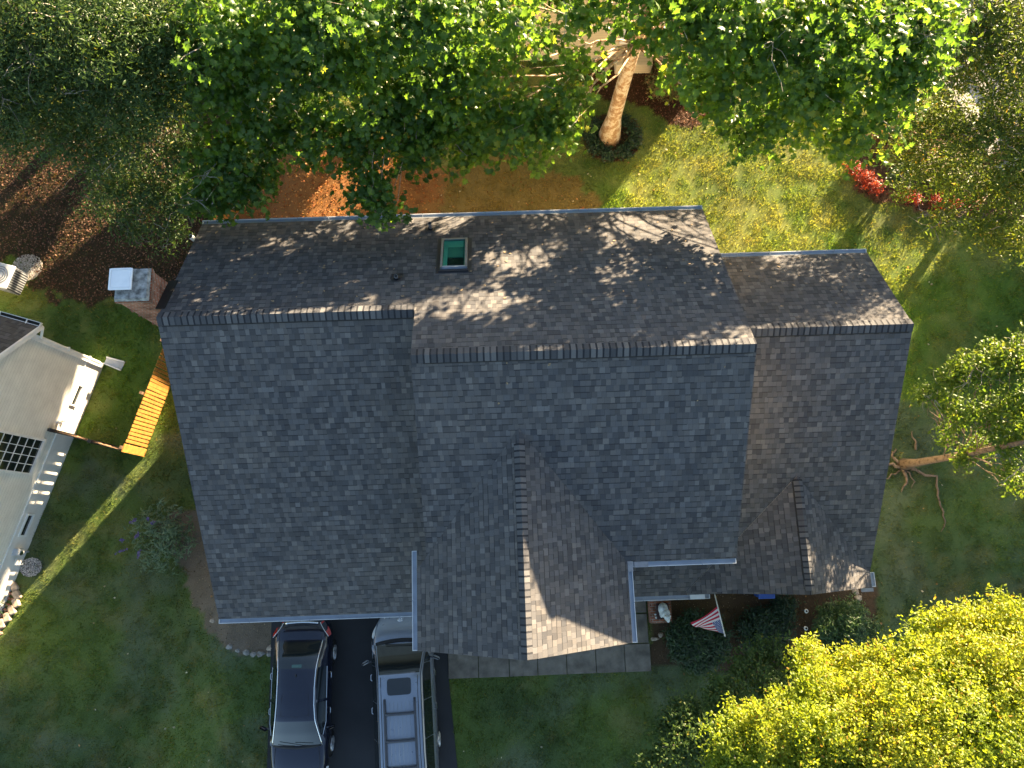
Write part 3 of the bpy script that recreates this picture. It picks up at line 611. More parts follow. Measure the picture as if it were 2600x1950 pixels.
# ------------------------------------------------------------------ the trees of the picture
syc1 = PB([(1220, 120, 8.2, .95), (1290, 20, 9.5, .8), (1430, 215, 7.4, .62), (1400, 330, 6.8, .75), (1280, 300, 7.0, .95), (1480, 40, 9.6, .55), (1400, 100, 8.2, .45), (1490, 160, 7.2, .42), (1335, 90, 8.6, .42), (1590, 60, 9.2, .4), (1620, -70, 10.5, 1.15), (1750, 60, 9.6, 1.25),
  (1850, -20, 10, 1.4), (1870, 180, 8.3, 1.15), (1980, 90, 9.2, 1.35), (2090, 220, 8.2, 1.15), (2150, 40, 9.6, 1.35), (2250, 120, 9.0, 1.15), (2220, 270, 7.9, .85), (2000, 280, 7.5, 1.0), (1900, 330, 6.9, .65), (2140, 345, 7.2, .7), (2165, 400, 6.6, .42),
  (1800, 245, 7.4, .7), (1740, 180, 8.0, .65), (2330, 20, 9.3, 1.0), (2310, 190, 8.6, .6), (2350, 90, 9, .6), (1150, 230, 7.4, 1.1), (1130, 330, 6.9, .8), (1330, 400, 6.2, .45), (1440, 270, 6.6, .5)])+[((c+.636*yy)/.771, yy, zz, .72) for c, yy, zz in ((-4.6, 15.5, 6.5), (-3.4, 16.2, 6.4), (-2.2, 15.2, 6.8), (-1.0, 16, 6.6), (.2, 14.8, 6.9), (-4.2, 15.0, 7.7), (-2.8, 15.2, 8.0), (-5.8, 15, 8.9), (-5.2, 15.5, 9.2), (-4.6, 15, 8.9), (-5.5, 16.5, 9.6), (-6.2, 16, 9.0), (-3.4, 14.2, 6.9), (1.4, 13.6, 8.4), (.6, 14.2, 7.2), (-.6, 14.0, 6.8), (.2, 13.2, 6.6))]  # last clumps added out of sight to break the sun into dapples on the roof
tree('sycamore_tree', 'tall sycamore with a leaning tan trunk and a sunlit crown at the top centre right', 'tree', tuple(GP(1550, 345)), 9.4, .27, syc1, 26000, .165, 'maple', M['lf_syc'], M['bark_syc'], group='broad leaved sycamores behind the house', seed=4, twigs=260, sp=.26, tilt=.95, lean=(.22, .2), bare=5, tintmu=.50, flat=.5, fork=.62)
syc2 = PB([(560, 60, 9.5, 1.3), (700, 120, 8.8, 1.4), (620, 250, 7.8, 1.15), (560, 400, 7.2, .9), (640, 450, 6.8, .7), (780, 300, 7.4, 1.1), (770, 400, 6.8, .35), (870, 160, 8.6, 1.3), (960, 40, 9.6, 1.4), (1000, 260, 7.6, 1.15), (920, 370, 7.0, .8), (1050, 370, 6.8, .8), (1090, 170, 8.2, 1.1), (1140, 20, 9.6, 1.1),
  (800, 20, 9.8, 1.3), (530, 500, 6.6, .6), (950, 480, 7.4, .50), (965, 545, 7.3, .26), (930, 505, 7.5, .45), (1200, 380, 6.4, .5), (690, 340, 7.2, .6), (540, 180, 8.4, 1.0), (1010, 510, 7.2, .25), (590, 530, 6.3, .4)])+[((c+.636*yy)/.771, yy, zz, .75) for c, yy, zz in ((-11.0, 12.8, 6.3), (-10.2, 12.3, 6.3), (-9.3, 12.6, 6.4), (-10.6, 13.6, 7.2), (-10.4, 14.5, 6.2), (-9.2, 15.2, 6.3), (-8.0, 15, 6.5), (-6.8, 15.8, 6.4), (-5.6, 15.2, 6.6), (-9.8, 15.0, 7.6), (-8.4, 15.4, 7.8), (-7.2, 15.0, 7.9), (-6.0, 15.4, 7.8), (-5.0, 14.6, 7.2), (-7.6, 14.0, 7.0))]  # last clumps are extra hidden foliage, added to shade the back roof
tree('sycamore_tree', 'broad shaded sycamore whose low branches hang over the back roof edge', 'tree', tuple(GP(1040, 190)), 9.0, .30, syc2, 25000, .158, 'maple', M['lf_syc'], M['bark_syc'], group='broad leaved sycamores behind the house', seed=9, twigs=260, sp=.25, tilt=.9, bare=7, tintmu=.40, flat=.5)
drk = PB([(60, 60, 9.5, 1.6), (230, 30, 9.8, 1.7), (380, 90, 9.0, 1.4), (120, 220, 8.4, 1.4), (290, 200, 8.6, 1.4), (430, 230, 8.0, 1.0), (60, 330, 7.2, .95), (200, 340, 7.2, 1.0), (330, 340, 7.2, 1.05), (450, 380, 6.8, .75), (280, 450, 6.2, .75), (380, 490, 6.0, .8), (330, 560, 5.4, .5), (430, 590, 5.6, .45), (460, 500, 6.0, .5), (480, 90, 8.8, 1.0), (-60, 180, 8.6, 1.5), (-80, 20, 9.5, 1.6), (245, 520, 5.4, .4)])
tree('dark_leaf_tree', 'dark fine-leaved tree filling the top left corner above the brown leaf litter', 'tree', tuple(GP(345, 320)), 8.6, .26, drk, 72000, .112, 'thin', M['lf_dark'], M['bark_dark'], seed=12, twigs=420, spray=14, sp=.24, tilt=.9, bare=16, tintmu=.40)
loc_ = PB([(2480, 60, 7.6, 1.1), (2560, 160, 7.4, 1.1), (2420, 180, 6.8, .85), (2540, 330, 6.4, 1.0), (2430, 330, 6.0, .9), (2350, 300, 5.8, .7), (2330, 420, 5.2, .65), (2440, 460, 5.2, .8), (2550, 480, 5.4, .9), (2590, 600, 5.2, .8), (2400, 560, 4.6, .45), (2500, 580, 4.8, .55), (2290, 380, 5.2, .45), (2590, 50, 7.8, 1.2), (2650, 260, 7, 1.2), (2640, 430, 6.2, 1.1), (2370, 90, 7.2, .55), (2300, 480, 4.6, .35)])
tree('thin_leaf_tree', 'airy small-leaved olive tree at the top right over the red flower bed', 'tree', tuple(GP(2530, 400)), 6.6, .17, loc_, 30000, .125, 'thin', M['lf_elm'], M['bark_red'], seed=21, twigs=420, spray=12, sp=.24, tilt=.9, bare=12, tintmu=.50, fork=.3)
rt = PB([(2420, 960, 5.0, .42), (2360, 1010, 4.8, .28), (2480, 930, 5.4, .55), (2550, 920, 5.8, .6), (2600, 1020, 5.4, .6), (2520, 1050, 5.0, .5), (2440, 1060, 4.6, .40), (2400, 1110, 4.2, .3), (2350, 1000, 4.6, .22), (2500, 1130, 3.8, .4), (2450, 1165, 3.4, .3), (2580, 1200, 5.0, .35), (2620, 900, 6, .6), (2570, 1120, 5, .5), (2660, 1080, 5.8, .7), (2590, 1235, 4.6, .3), (2405, 1025, 4.6, .3)])
rb = GP(2290, 1180)
rtree = tree('gnarled_tree', 'gnarled brown-trunked tree at the right edge with yellow-green sprays', 'tree', tuple(rb), 6.2, .13, rt, 9500, .10, 'oval', M['lf_sun'], M['bark_red'], seed=33, twigs=160, spray=10, sp=.16, tilt=.7, bare=16, tintmu=.55, fork=.35)
mb = MB(); B = Vector(rb); rr_ = random.Random(5)
for path, r in (([(2285, 1182), (2262, 1178), (2240, 1180), (2222, 1172)], .065), ([(2290, 1190), (2300, 1215), (2285, 1250)], .07), ([(2300, 1190), (2375, 1215) , (2378, 1260), (2390, 1300), (2400, 1330), (2388, 1350)], .05), ([(2295, 1190), (2320, 1225), (2310, 1240)], .03), ([(2275, 1175), (2262, 1150), (2270, 1140)], .05), ([(2282, 1195), (2255, 1215), (2235, 1222)], .03), ([(2325, 1135), (2318, 1115), (2312, 1095)], .04)):
    w = [Vector(GP(x, y))-B+Vector((0, 0, .05+.03*math.sin(i))) for i, (x, y) in enumerate(path)]; q = []
    for a, b in zip(w, w[1:]): q += [a.lerp(b, t)+Vector((rr_.gauss(0, .03), rr_.gauss(0, .03), 0)) for t in (0, .33, .66)]
    q.append(w[-1]); mb.tube(q, [r*(1-.75*i/(len(q)-1)) for i in range(len(q))], M['bark_red'], 6)
mb.tube([Vector((2.1, -.05, 2.2)), Vector((2.15, .12, 2.7)), Vector((2.05, .25, 3.1))], [.05, .04, .02], M['bark_red'], 6) if False else None
mb.build('root', rtree, smooth=True)
oak = PB([(1885, 1850, 5.6, .60), (2060, 1680, 5.6, .55), (2150, 1690, 5.5, .5), (2080, 1770, 6.2, .75), (2200, 1780, 6.6, .8), (2250, 1690, 6.0, .55), (2350, 1600, 6.0, .42), (2330, 1680, 6.5, .7), (2450, 1600, 6.7, .7), (2560, 1590, 6.9, .75), (2420, 1710, 7.2, .85), (2530, 1700, 7.4, .9), (2320, 1800, 7.4, .9), (2450, 1850, 7.8, 1.0), (2570, 1820, 7.8, 1.0), (1980, 1850, 6.4, .85), (2120, 1880, 7.0, .95), (2260, 1920, 7.5, 1.0), (1870, 1900, 5.9, .75), (2400, 1960, 7.8, 1.1), (2560, 1960, 7.9, 1.1), (2000, 1960, 6.4, .9), (2640, 1700, 7.5, 1.0), (2130, 1990, 7, 1), (1835, 1960, 5.5, .5)])
oak = [(x, y, z, r*.86) for x, y, z, r in oak]
tree('golden_crown_tree', 'big bright yellow-green tree crown filling the lower right corner', 'tree', (9.6, -6.6, 0), 6.4, .26, oak, 118000, .072, 'oval', M['lf_oak'], M['bark_dark'], seed=41, twigs=200, spray=12, sp=.13, tilt=.9, shell=3.6, tintmu=.55)
oak2 = PB([(1730, 1810, 3.2, .45), (1780, 1860, 3.4, .55), (1840, 1760, 3.2, .5), (1900, 1690, 3.0, .45), (1720, 1900, 3.2, .6), (1660, 1950, 3.0, .5), (1800, 1930, 3.4, .6), (1960, 1660, 2.9, .42), (1980, 1760, 3.2, .6), (1700, 1850, 3.0, .35), (2040, 1700, 3, .5), (1890, 1830, 3.4, .6)])
tree('dark_shrub_tree', 'low dark green small tree shaded under the left side of the golden crown', 'tree', (5.9, -6.0, 0), 2.6, .10, oak2, 14000, .09, 'oval', M['lf_dark'], M['bark_dark'], seed=44, twigs=60, spray=10, sp=.16, tilt=.7, tintmu=.62)
# trees just outside the picture that throw the shade over the yard
def far_tree(label, base, h, r, seed, n=2600, low=None):
    rr_ = random.Random(seed); bl = []
    for i in range(12):
        a = rr_.random()*6.28; q = rr_.random()**.5*r; z = h*(.48+.40*rr_.random()) if low is None else low+(h-low)*rr_.random(); bl.append((base[0]+q*math.cos(a), base[1]+q*math.sin(a), z, r*.42))
    tree('shade_tree', label, 'tree', base, h*.8, .25, bl, n, .50, 'quad', M['lf_dark'], M['bark_dark'], group='trees beyond the edges of the view', seed=seed, twigs=0, spray=6, sp=.3)
far = [((27, 18.4, 0), 8.5, 3.2, 1.2), ((28, 14, 0), 8, 3.2, 1.2), ((33, 9, 0), 8, 3.6, 1.2), ((36, 2, 0), 8.5, 3.6, 1.2),
       ((-6, 33, 0), 13, 4.2, 5.2), ((1.5, 27.5, 0), 12.0, 3.6, 5.0), ((-12, 30, 0), 13, 4.4, 3.5), ((-3.6, 22.4, 0), 10, 2.3, 1.4), ((-9, 24, 0), 11, 3.0, 1.4)]
for i, (b, h, r, low) in enumerate(far):
    side = 'right' if b[0] > 15 else 'top'
    far_tree('leafy shade tree standing beyond the %s edge of the view' % side, b, h, r, 60+i, 5200 if h > 9.5 else 3600, low)
# ------------------------------------------------------------------ shrubs and plants
def shrub(name, label, cat, c, rx, ry, h, n, size, kind, mat, seed, stem=True, tint=.4, tilt=.8, group=None, sub=None, nb=9):
    rng = np.random.default_rng(seed); rr_ = random.Random(seed); root = empty(name, tuple(c), label=label, cat=cat, group=group)
    bl = [(0, 0, h*.55, min(rx, ry)*.6)]
    for i in range(nb): a = i/nb*6.28+rr_.random()*.5; bl.append((rx*.62*math.cos(a), ry*.62*math.sin(a), h*rr_.uniform(.35, .6), min(rx, ry)*rr_.uniform(.30, .45)))
    for i in range(nb//2): a = rr_.random()*6.28; bl.append((rx*.3*math.cos(a), ry*.3*math.sin(a), h*.72, min(rx, ry)*.35))
    if stem:
        mb = MB()
        for b in bl: limb(mb, (rr_.gauss(0, .05), rr_.gauss(0, .05), -.05), b[:3], .03, .008, M['bark_dark'], 5, 4, .1, rr_)
        mb.build('stem', root, smooth=True)
    pos, out, cs = spray_points(bl, n, rng, 8, .10, 3.0, max(.4, min(1, h/min(rx, ry)*.7))); pos[:, 2] = np.abs(pos[:, 2])+.02
    t = np.clip(rng.normal(tint, .2, len(pos)), 0, 1); leaves('foliage', pos, size, kind, mat, root, tilt, tint=t, rng=rng, outward=out)
    return root
g = GP
shrub('round_shrub', 'dense round dark evergreen shrub below the small right gable', 'shrub', g(2125, 1590), 1.02, .78, 1.25, 15000, .10, 'thin', M['lf_shrub'], 71, tint=.85)
shrub('juniper_shrub', 'spiky dark juniper under the flag beside the brick plinth', 'shrub', g(1765, 1625), .98, .95, .75, 11000, .12, 'thin', M['lf_shrub'], 72, tint=.45)
shrub('juniper_shrub', 'low feathery shrub to the right of the flag under the eave', 'shrub', g(1935, 1595), .9, .72, .5, 6500, .10, 'thin', M['lf_shrub'], 73, tint=.35)
shrub('juniper_shrub', 'small dark shrub tight under the eave left of the round shrub', 'shrub', g(1985, 1540), .42, .40, .45, 2200, .09, 'thin', M['lf_shrub'], 74, tint=.3)
bt = shrub('butterfly_bush', 'sparse grey-green bush with violet blooms left of the front roof', 'shrub', g(430, 1365), 1.4, 1.15, 1.3, 1900, .14, 'thin', M['lf_sage'], 75, tint=.5, tilt=1.0, nb=11)
rng = np.random.default_rng(5)
for a, r in ((2.4, .9), (2.9, .6), (2.0, .65), (3.5, .9), (1.6, .5), (3.2, 1.0), (4.0, .8)):
    c = np.array([math.cos(a)*r, math.sin(a)*r, 1.0]); d = rng.normal(0, 1, 2)*.05; n = 26; tt = rng.random((n, 1)); leaves('bloom', c+tt*np.array([d[0], d[1], .1])*2+rng.normal(0, .012, (n, 3)), .055, 'quad', M['lf_purple'], bt, .8)
shrub('rusty_shrub', 'rust and green ornamental shrub in the mulch right of the sycamore trunk', 'shrub', g(1700, 225), .95, .95, 1.3, 5200, .10, 'thin', M['lf_pink'], 76, tint=.45, tilt=1.0)
shrub('rusty_shrub', 'pinkish brown bushy shrub at the back edge of the red flower bed', 'shrub', g(2300, 360), 1.3, 1.0, .50, 8000, .10, 'thin', M['lf_pink'], 77, tint=.5, tilt=1.0)
shrub('olive_shrub', 'loose olive shrub behind the red flowers near the right edge', 'shrub', g(2400, 430), 1.5, .9, .45, 9000, .09, 'thin', M['lf_elm'], 78, tint=.45, tilt=1.0)
shrub('upright_evergreen', 'narrow dark evergreen casting a long shadow beside the red flowers', 'shrub', g(2262, 470), .30, .30, 1.5, 2600, .09, 'thin', M['lf_shrub'], 79, tint=.5)
for i, (x, y, r, lab) in enumerate(((2162, 432, .30, 'scarlet barberry at the left tip of the curved flower bed'), (2192, 462, .36, 'bright scarlet barberry in the left part of the flower bed'), (2215, 482, .30, 'scarlet barberry at the lower bend of the flower bed'), (2308, 508, .27, 'small scarlet barberry alone in the middle of the bed edge'), (2370, 516, .28, 'scarlet barberry left of the pale twiggy cuttings'), (2415, 520, .26, 'low scarlet barberry above the pale twiggy cuttings'), (2460, 515, .28, 'scarlet barberry at the right end of the flower bed'))):
    shrub('red_barberry', lab, 'flower', g(x, y), r, r, .38, 900, .07, 'thin', M['lf_red'], 80+i, tint=.5, group='scarlet barberries along the bed edge', nb=5)
for i in range(9):
    a = i/9*6.28+.3
    if 1.2 < a < 1.9: continue
    names_ = ['right', 'upper right', 'upper', 'upper left', 'left', 'lower left', 'lower', 'lower right', 'right lower']
    shrub('ground_cover_plant', 'low glossy dark plant in the ring round the sycamore, on its %s side' % names_[i % 9], 'plant', (4.15+.78*math.cos(a), 13.72+.70*math.sin(a), 0), .30, .28, .22, 480, .075, 'oval', M['lf_shrub'], 90+i, tint=.35, group='dark plants ringing the sycamore trunk', nb=5, stem=False)
mb = MB(); rr_ = random.Random(3); c = Vector(g(2390, 545))
for i in range(26): q = c+Vector((rr_.gauss(0, .4), rr_.gauss(0, .16), .1)); a = rr_.gauss(-.2, .4); limb(mb, q, q+Vector((math.cos(a), math.sin(a), rr_.uniform(-.1, .3)))*rr_.uniform(.4, 1.0), .012, .004, M['twig'], 4, 4, .12, rr_)
tag(mb.build('twig_pile'), 'pile of pale bare twigs at the lower edge of the flower bed', 'twigs', kind='stuff')
# ------------------------------------------------------------------ turf and litter
def scatter(n, x0, x1, y0, y1, rng): return rng.random(n)*(x1-x0)+x0, rng.random(n)*(y1-y0)+y0
def not_turf(x, y):
    k = inpoly(x, y, Z_DRIVE)|inpoly(x, y, Z_WALK)|inpoly(x, y, HOUSE)|inpoly(x, y, Z_ROAD)|inpoly(x, y, Z_APRON)|inpoly(x, y, Z_RING)
    for poly, w, pr in ((Z_SOILL, .5, .97), (Z_SOILB, .8, .90), (Z_SOILB2, 1.2, .35), (Z_LITTER, 1.0, .72), (Z_MULCH, .3, .97), (Z_REDBED, .35, .85), (Z_FRONTBED, .35, .8)):
        k |= soft(x, y, poly, w) & (rngT.random(len(x)) < pr)
    return k
rngT = np.random.default_rng(17)
def blades(name, n, area, hgt, wid):
    x, y = scatter(n, *area, rngT); dens = fbm(x+3, y+9, .35); k = ~not_turf(x, y) & (rngT.random(n) < np.clip(dens*2.6-.62, .16, 1)); x, y = x[k], y[k]; n = len(x)
    z = zt(x, y); a = rngT.random(n)*6.283; L = hgt*(.55+.9*rngT.random(n))*(.55+.9*fbm(x, y, .35)); W = wid*(.7+.6*rngT.random(n)); ln = rngT.normal(0, .55, (n, 2))*L[:, None]
    base = np.stack([x, y, z-.005], 1); d = np.stack([np.cos(a), np.sin(a), np.zeros(n)], 1)*W[:, None]/2
    tip = base+np.concatenate([ln, L[:, None]], 1); V = np.stack([base-d, base+d, tip], 1).reshape(-1, 3)
    c = gcol(x, y)*(.75+.55*rngT.random(n))[:, None]; st = (rngT.random(n) < .05)[:, None]; c = np.where(st, np.array((.20, .165, .06)), c*1.15)
    rawmesh_o = rawmesh(name, V, np.arange(n*3), 3, M['blade'], col=np.repeat(np.clip(c, 0, 1), 3, 0)); return rawmesh_o
tag(blades('lawn_grass', 820000, (-18.5, 20, -8, 21.5), .075, .022), kind='stuff', label='short mown turf around the house, green in shade and straw yellow in sun', cat='grass')
def litter(name, n, area, zones, size, label, cols):
    x, y = scatter(n, *area, rngT); k = np.zeros(n, bool)
    for poly, w, pr in zones: k |= soft(x, y, poly, w) & (rngT.random(n) < pr)
    k &= ~(inpoly(x, y, HOUSE)|inpoly(x, y, Z_DRIVE)); x, y = x[k], y[k]; n = len(x); v, f = leaf_tpl('quad'); pos = np.stack([x, y, zt(x, y)+.035+.02*rngT.random(n)], 1)
    az = rngT.random(n)*6.28; nr = np.stack([rngT.normal(0, .4, n), rngT.normal(0, .4, n), np.ones(n)], 1); nr /= np.linalg.norm(nr, axis=1)[:, None]
    h = np.stack([np.cos(az), np.sin(az), 0*az], 1); Y = h-(h*nr).sum(1)[:, None]*nr; X = np.cross(Y, nr); L = size*(.5+rngT.random(n))
    V = pos[:, None]+L[:, None, None]*(v[None, :, 0:1]*X[:, None]*.8+v[None, :, 1:2]*Y[:, None]+v[None, :, 2:3]*nr[:, None])
    c = np.array(cols)[rngT.integers(0, len(cols), n)]*(.6+.8*rngT.random(n))[:, None]
    o = rawmesh(name, V.reshape(-1, 3), (f[None]+np.arange(n)[:, None, None]*len(v)).reshape(-1), 3, M['litter'], col=np.repeat(c, len(v), 0)); tag(o, label, 'leaves', kind='stuff'); return o
litter('fallen_leaves', 60000, (-18.5, -6, 4, 15), ((Z_LITTER, 1.0, .8),), .062, 'brown fallen leaves under the dark tree left of the chimney', [(.08, .042, .026), (.13, .065, .042), (.05, .032, .02), (.19, .11, .075), (.03, .04, .015)])
litter('fallen_leaves', 30000, (-9, 6, 7.8, 14), ((Z_SOILB, .8, .30), (Z_SOILB2, 1.2, .02)), .07, 'orange fallen leaves on the bare soil behind the back eave', [(.28, .11, .03), (.20, .07, .025), (.32, .17, .07)])
litter('mulch_chips', 60000, (2, 18, 9, 17), ((Z_MULCH, .3, .8), (Z_RING, .1, .8), (Z_REDBED, .35, .45)), .05, 'dark red-brown mulch in the beds behind the house', [(.07, .025, .015), (.04, .016, .01), (.16, .08, .05)])
litter('scattered_leaves', 26000, (-14, 18, -7.5, 18), (([(-14, -7.5), (18, -7.5), (18, 18), (-14, 18)], 0, .014),), .07, 'single pale leaves scattered over the lawns', [(.45, .38, .26), (.40, .22, .10), (.55, .5, .38)])
litter('soil_bits', 20000, (-11, 11, -4.6, 2), ((Z_SOILL, .5, .5), (Z_FRONTBED, .3, .4)), .035, 'crumbs and dead leaves on the bare soil beside the garage and front bed', [(.16, .12, .08), (.07, .05, .035), (.22, .18, .13)])

rg = np.random.default_rng(8); n = 240; x = rg.uniform(uL+.2, uRR-.3, n); y = np.where(rg.random(n) < .7, rg.uniform(5.4, 8.3, n), rg.uniform(-1.2, 4, n)); V = []
mbl = MB()
for a, b in zip(x, y):
    if b > 3.9: z = bz(b) if (b > rl or (uM < a < uR and b > rm)) and a < uR else (rbz(b) if a > uR and rr < b < vbr else None)
    else: z = None if not (uM+.2 < a < uR) or b < 2.6 else mz(b)
    if z is None: continue
    c = Vector((a, b, z+.02)); t = rg.random()*6.28; s_ = .025+.03*rg.random(); d1 = Vector((math.cos(t), math.sin(t)*.85, -math.sin(t)*.5*(1 if b > 3.9 else -1)))*s_; d2 = Vector((-math.sin(t), math.cos(t)*.85, -math.cos(t)*.5*(1 if b > 3.9 else -1)))*s_*.6
    mbl.poly([c-d1, c-d2, c+d1, c+d2], M['debris'])
o = mbl.build('leaf_debris'); tag(o, 'tiny dry leaves and twigs caught on the back roof slope', 'leaves', kind='stuff')
# ------------------------------------------------------------------ neighbour's house on the left
GZ = -1.6
W0 = Vector(P(262, 928, GZ)); W1 = Vector(P(60, 1420, GZ)); dW = (W1-W0).normalized(); nW = Vector((-dW.y, dW.x, 0))
if nW.x < 0: nW = -nW
UZ = Vector((0, 0, 1))
def onwall(px, py, off=0): q = Vector(PP(px, py, nW, W0+nW*off)); return (q-W0).dot(dW), q.z
def WP(s, z, off=0): return W0+dW*s+UZ*(z-GZ)+nW*off
nb = empty('neighbour_house', tuple(W0), label='pale sided neighbouring house with a gridded window at the left edge', cat='house')
def bn(mb, name, par=nb, **k): o = mb.build(name, None, **k); o.parent = par; o.matrix_parent_inverse = Matrix.Translation(-W0) if par is nb else Matrix.Identity(4); return o
sR, zR = onwall(0, 895, .25); s0, z0 = onwall(127, 805, .25)
rk = (zR-z0)/(sR-s0); RL = 5.2; zpk = z0+rk*(RL-s0); LEN = 10.4
Q = []
mb = MB(); pf = [(0, GZ-.3), (LEN, GZ-.3), (LEN, z0), (RL, zpk-.12), (0, z0-.12+rk*(0-s0))]
PT = -.62
mb.poly([WP(s, z) for s, z in ((0, PT), (LEN, PT), (LEN, z0+.1), (RL, zpk-.12), (0, z0-.1+rk*(0-s0)))], M['siding_n'])
mb.poly([WP(s, z, .012) for s, z in ((0, GZ-.3), (LEN, GZ-.3), (LEN, PT), (0, PT))], M['parge']); mb.slab([WP(0, PT+.015, .0), WP(LEN, PT+.015, .0), WP(LEN, PT+.015, .03), WP(0, PT+.015, .03)], .03, M['white'])
D8 = -nW*9
a, b = WP(0, GZ-.3), WP(0, z0-.1+rk*(0-s0)); mb.poly([b, b+D8, a+D8, a], M['siding_n'])
a, b = WP(LEN, GZ-.3), WP(LEN, z0+.1); mb.poly([a, a+D8, b+D8, b], M['siding_n']); bn(mb, 'wall')
mb = MB()
for (sa, za, sb, zb_) in ((-.28, z0+rk*(-.28-s0), RL, zpk), (LEN+.28, z0+rk*(-.28-s0), RL, zpk)):
    mb.slab([WP(sa, za, .28), WP(sb, zb_, .28), WP(sb, zb_, .28)-nW*9.5, WP(sa, za, .28)-nW*9.5], .12, M['shingle_n'], M['white'], M['white'])
bn(mb, 'roof')
mb = MB(); mb.slab([WP(-.28, z0+rk*(-.28-s0)-.02, .283), WP(RL, zpk-.02, .283), WP(RL, zpk-.02, .31), WP(-.28, z0+rk*(-.28-s0)-.02, .31)], .20, M['white'])
mb.slab([WP(-.28, z0+rk*(-.28-s0)-.15, .02), WP(.55, z0+rk*(.55-s0)-.15, .02), WP(.55, z0+rk*(.55-s0)-.15, .28), WP(-.28, z0+rk*(-.28-s0)-.15, .28)], .03, M['white']); bn(mb, 'rake_board')
ge = z0+rk*(-.28-s0)
mb = MB()
for i0, i1, zz, hh, mt in ((.0, .015, .0, .1, 'white'), (.015, .11, -.07, .03, 'dark'), (.11, .125, .0, .1, 'white')):
    q = [WP(-.28-i0, ge+zz, .30), WP(-.28-i0, ge+zz, -9), WP(-.28-i1, ge+zz, -9), WP(-.28-i1, ge+zz, .30)]; mb.slab(q, hh, M[mt])
mb.slab([WP(-.28, ge, .30), WP(-.28, ge, .285), WP(-.405, ge, .285), WP(-.405, ge, .30)], .1, M['white'])
for k in range(9): q = WP(-.28, ge+.02, -.1-k*.85); mb.slab([q, q-nW*.03, q-nW*.03-dW*.125, q-dW*.125], .015, M['white']); mb.slab([q+dW*.14, q+dW*.14-nW*.03, q-nW*.03, q], .012, M['white'])
bn(mb, 'gutter')
mb = MB(); mb.tube([WP(-.34, ge-.1, .22), WP(-.30, ge-.25, .24), WP(-.05, ge-.55, .10), WP(-.03, ge-.7, .06), WP(-.03, -.3, .06), WP(-.03, GZ+.35, .06)], .05, M['white'], 8, flat=.8)
for z in (.6, -.6): mb.box(tuple(WP(-.03, z, .05)), (.14, .14, .03), M['white'])
bn(mb, 'downspout')
mb = MB(); mb.box(tuple(WP(.02, (GZ+ge)/2, .0)-UZ*.05), (.16, .16, ge-GZ-.35), M['white'], R=Matrix(((nW.x, dW.x, 0), (nW.y, dW.y, 0), (0, 0, 1)))); bn(mb, 'corner_board')
def wallwin(sa, sb, za, zb_, cols, rows, par=nb, frame=.075, mat='glass'):
    mb = MB()
    def bar(s1, s2, z1, z2, o1, o2, m): mb.poly([WP(s1, z1, o2), WP(s2, z1, o2), WP(s2, z2, o2), WP(s1, z2, o2)], m); \
        [mb.poly([WP(*a, o1), WP(*b, o1), WP(*b, o2), WP(*a, o2)], m) for a, b in (((s1, z1), (s2, z1)), ((s2, z1), (s2, z2)), ((s2, z2), (s1, z2)), ((s1, z2), (s1, z1)))]
    f = frame
    bar(sa-f, sb+f, za-f*1.3, za, 0, .07, M['white']); bar(sa-f, sb+f, zb_, zb_+f, 0, .06, M['white']); bar(sa-f, sa, za, zb_, 0, .06, M['white']); bar(sb, sb+f, za, zb_, 0, .06, M['white'])
    for i in range(1, cols): s = sa+(sb-sa)*i/cols; bar(s-.011, s+.011, za, zb_, 0, .035, M['white'])
    for i in range(1, rows): z = za+(zb_-za)*i/rows; bar(sa, sb, z-.011, z+.011, 0, .036, M['white'])
    o = bn(mb, 'window', par); g = MB(); g.poly([WP(sa, za, .02), WP(sb, za, .02), WP(sb, zb_, .02), WP(sa, zb_, .02)], M[mat]); bn(g, 'pane', o); return o
s1, z1 = onwall(104, 1119); s2, z2 = onwall(75, 1201); _, z3 = onwall(-12, 1095)
wallwin(min(s1, s2), max(s1, s2), (z1+z2)/2, z3, 4, 6)
for A_, B_2 in (((203, 980), (183, 1026)), ((75, 1308), (55, 1358))):
    s1, z1 = onwall(*A_); s2, z2 = onwall(*B_2); zc = (z1+z2)/2; wallwin(s1, s2, zc-.10, zc+.13, 1, 1, frame=.05)
for px, py, r in ((146, 1070, .07), (157, 1065, .06)):
    s, z = onwall(px, py); mb = MB(); mb.tube([WP(s, z, 0), WP(s, z, .10)], r, M['white'], 14); mb.tube([WP(s, z, .10), WP(s, z, .13)], r*.6, M['acm'], 10); bn(mb, 'wall_vent')
s, z = onwall(40, 1400); mb = MB(); mb.box(tuple(WP(s, z, .07)), (.22, .22, .34), M['acm'], bev=.02); mb.tube([WP(s, z+.02, .1), WP(s, z+.02, .22)], .085, M['chrome'], 14); mb.tube([WP(s, z-.17, .06), WP(s, GZ, .06)], .03, M['acm'], 8); mb.tube([WP(s+.4, GZ+.1, .1), WP(s+.4, GZ+.5, .1), WP(s+.2, GZ+.55, .1)], .025, M['white'], 8); bn(mb, 'utility_meter')
def thing_mesh(mb, name, label, cat, loc, group=None, smooth=False): o = mb.build(name, None, smooth=smooth, loc=tuple(loc)); tag(o, label, cat, group); return o
a = Vector(P(268, 915, GZ+.08)); b = Vector(P(312, 930, GZ+.03)); mb = MB(); dd = (b-a).normalized(); nn = Vector((-dd.y, dd.x, 0))
mb.slab([a-nn*.12, b-nn*.16, b+nn*.16, a+nn*.12], .03, M['acm'])
for sgn in (-1, 1): mb.slab([a+nn*sgn*.10+UZ*.05, b+nn*sgn*.14+UZ*.05, b+nn*sgn*.18+UZ*.05, a+nn*sgn*.14+UZ*.05], .1, M['white'])
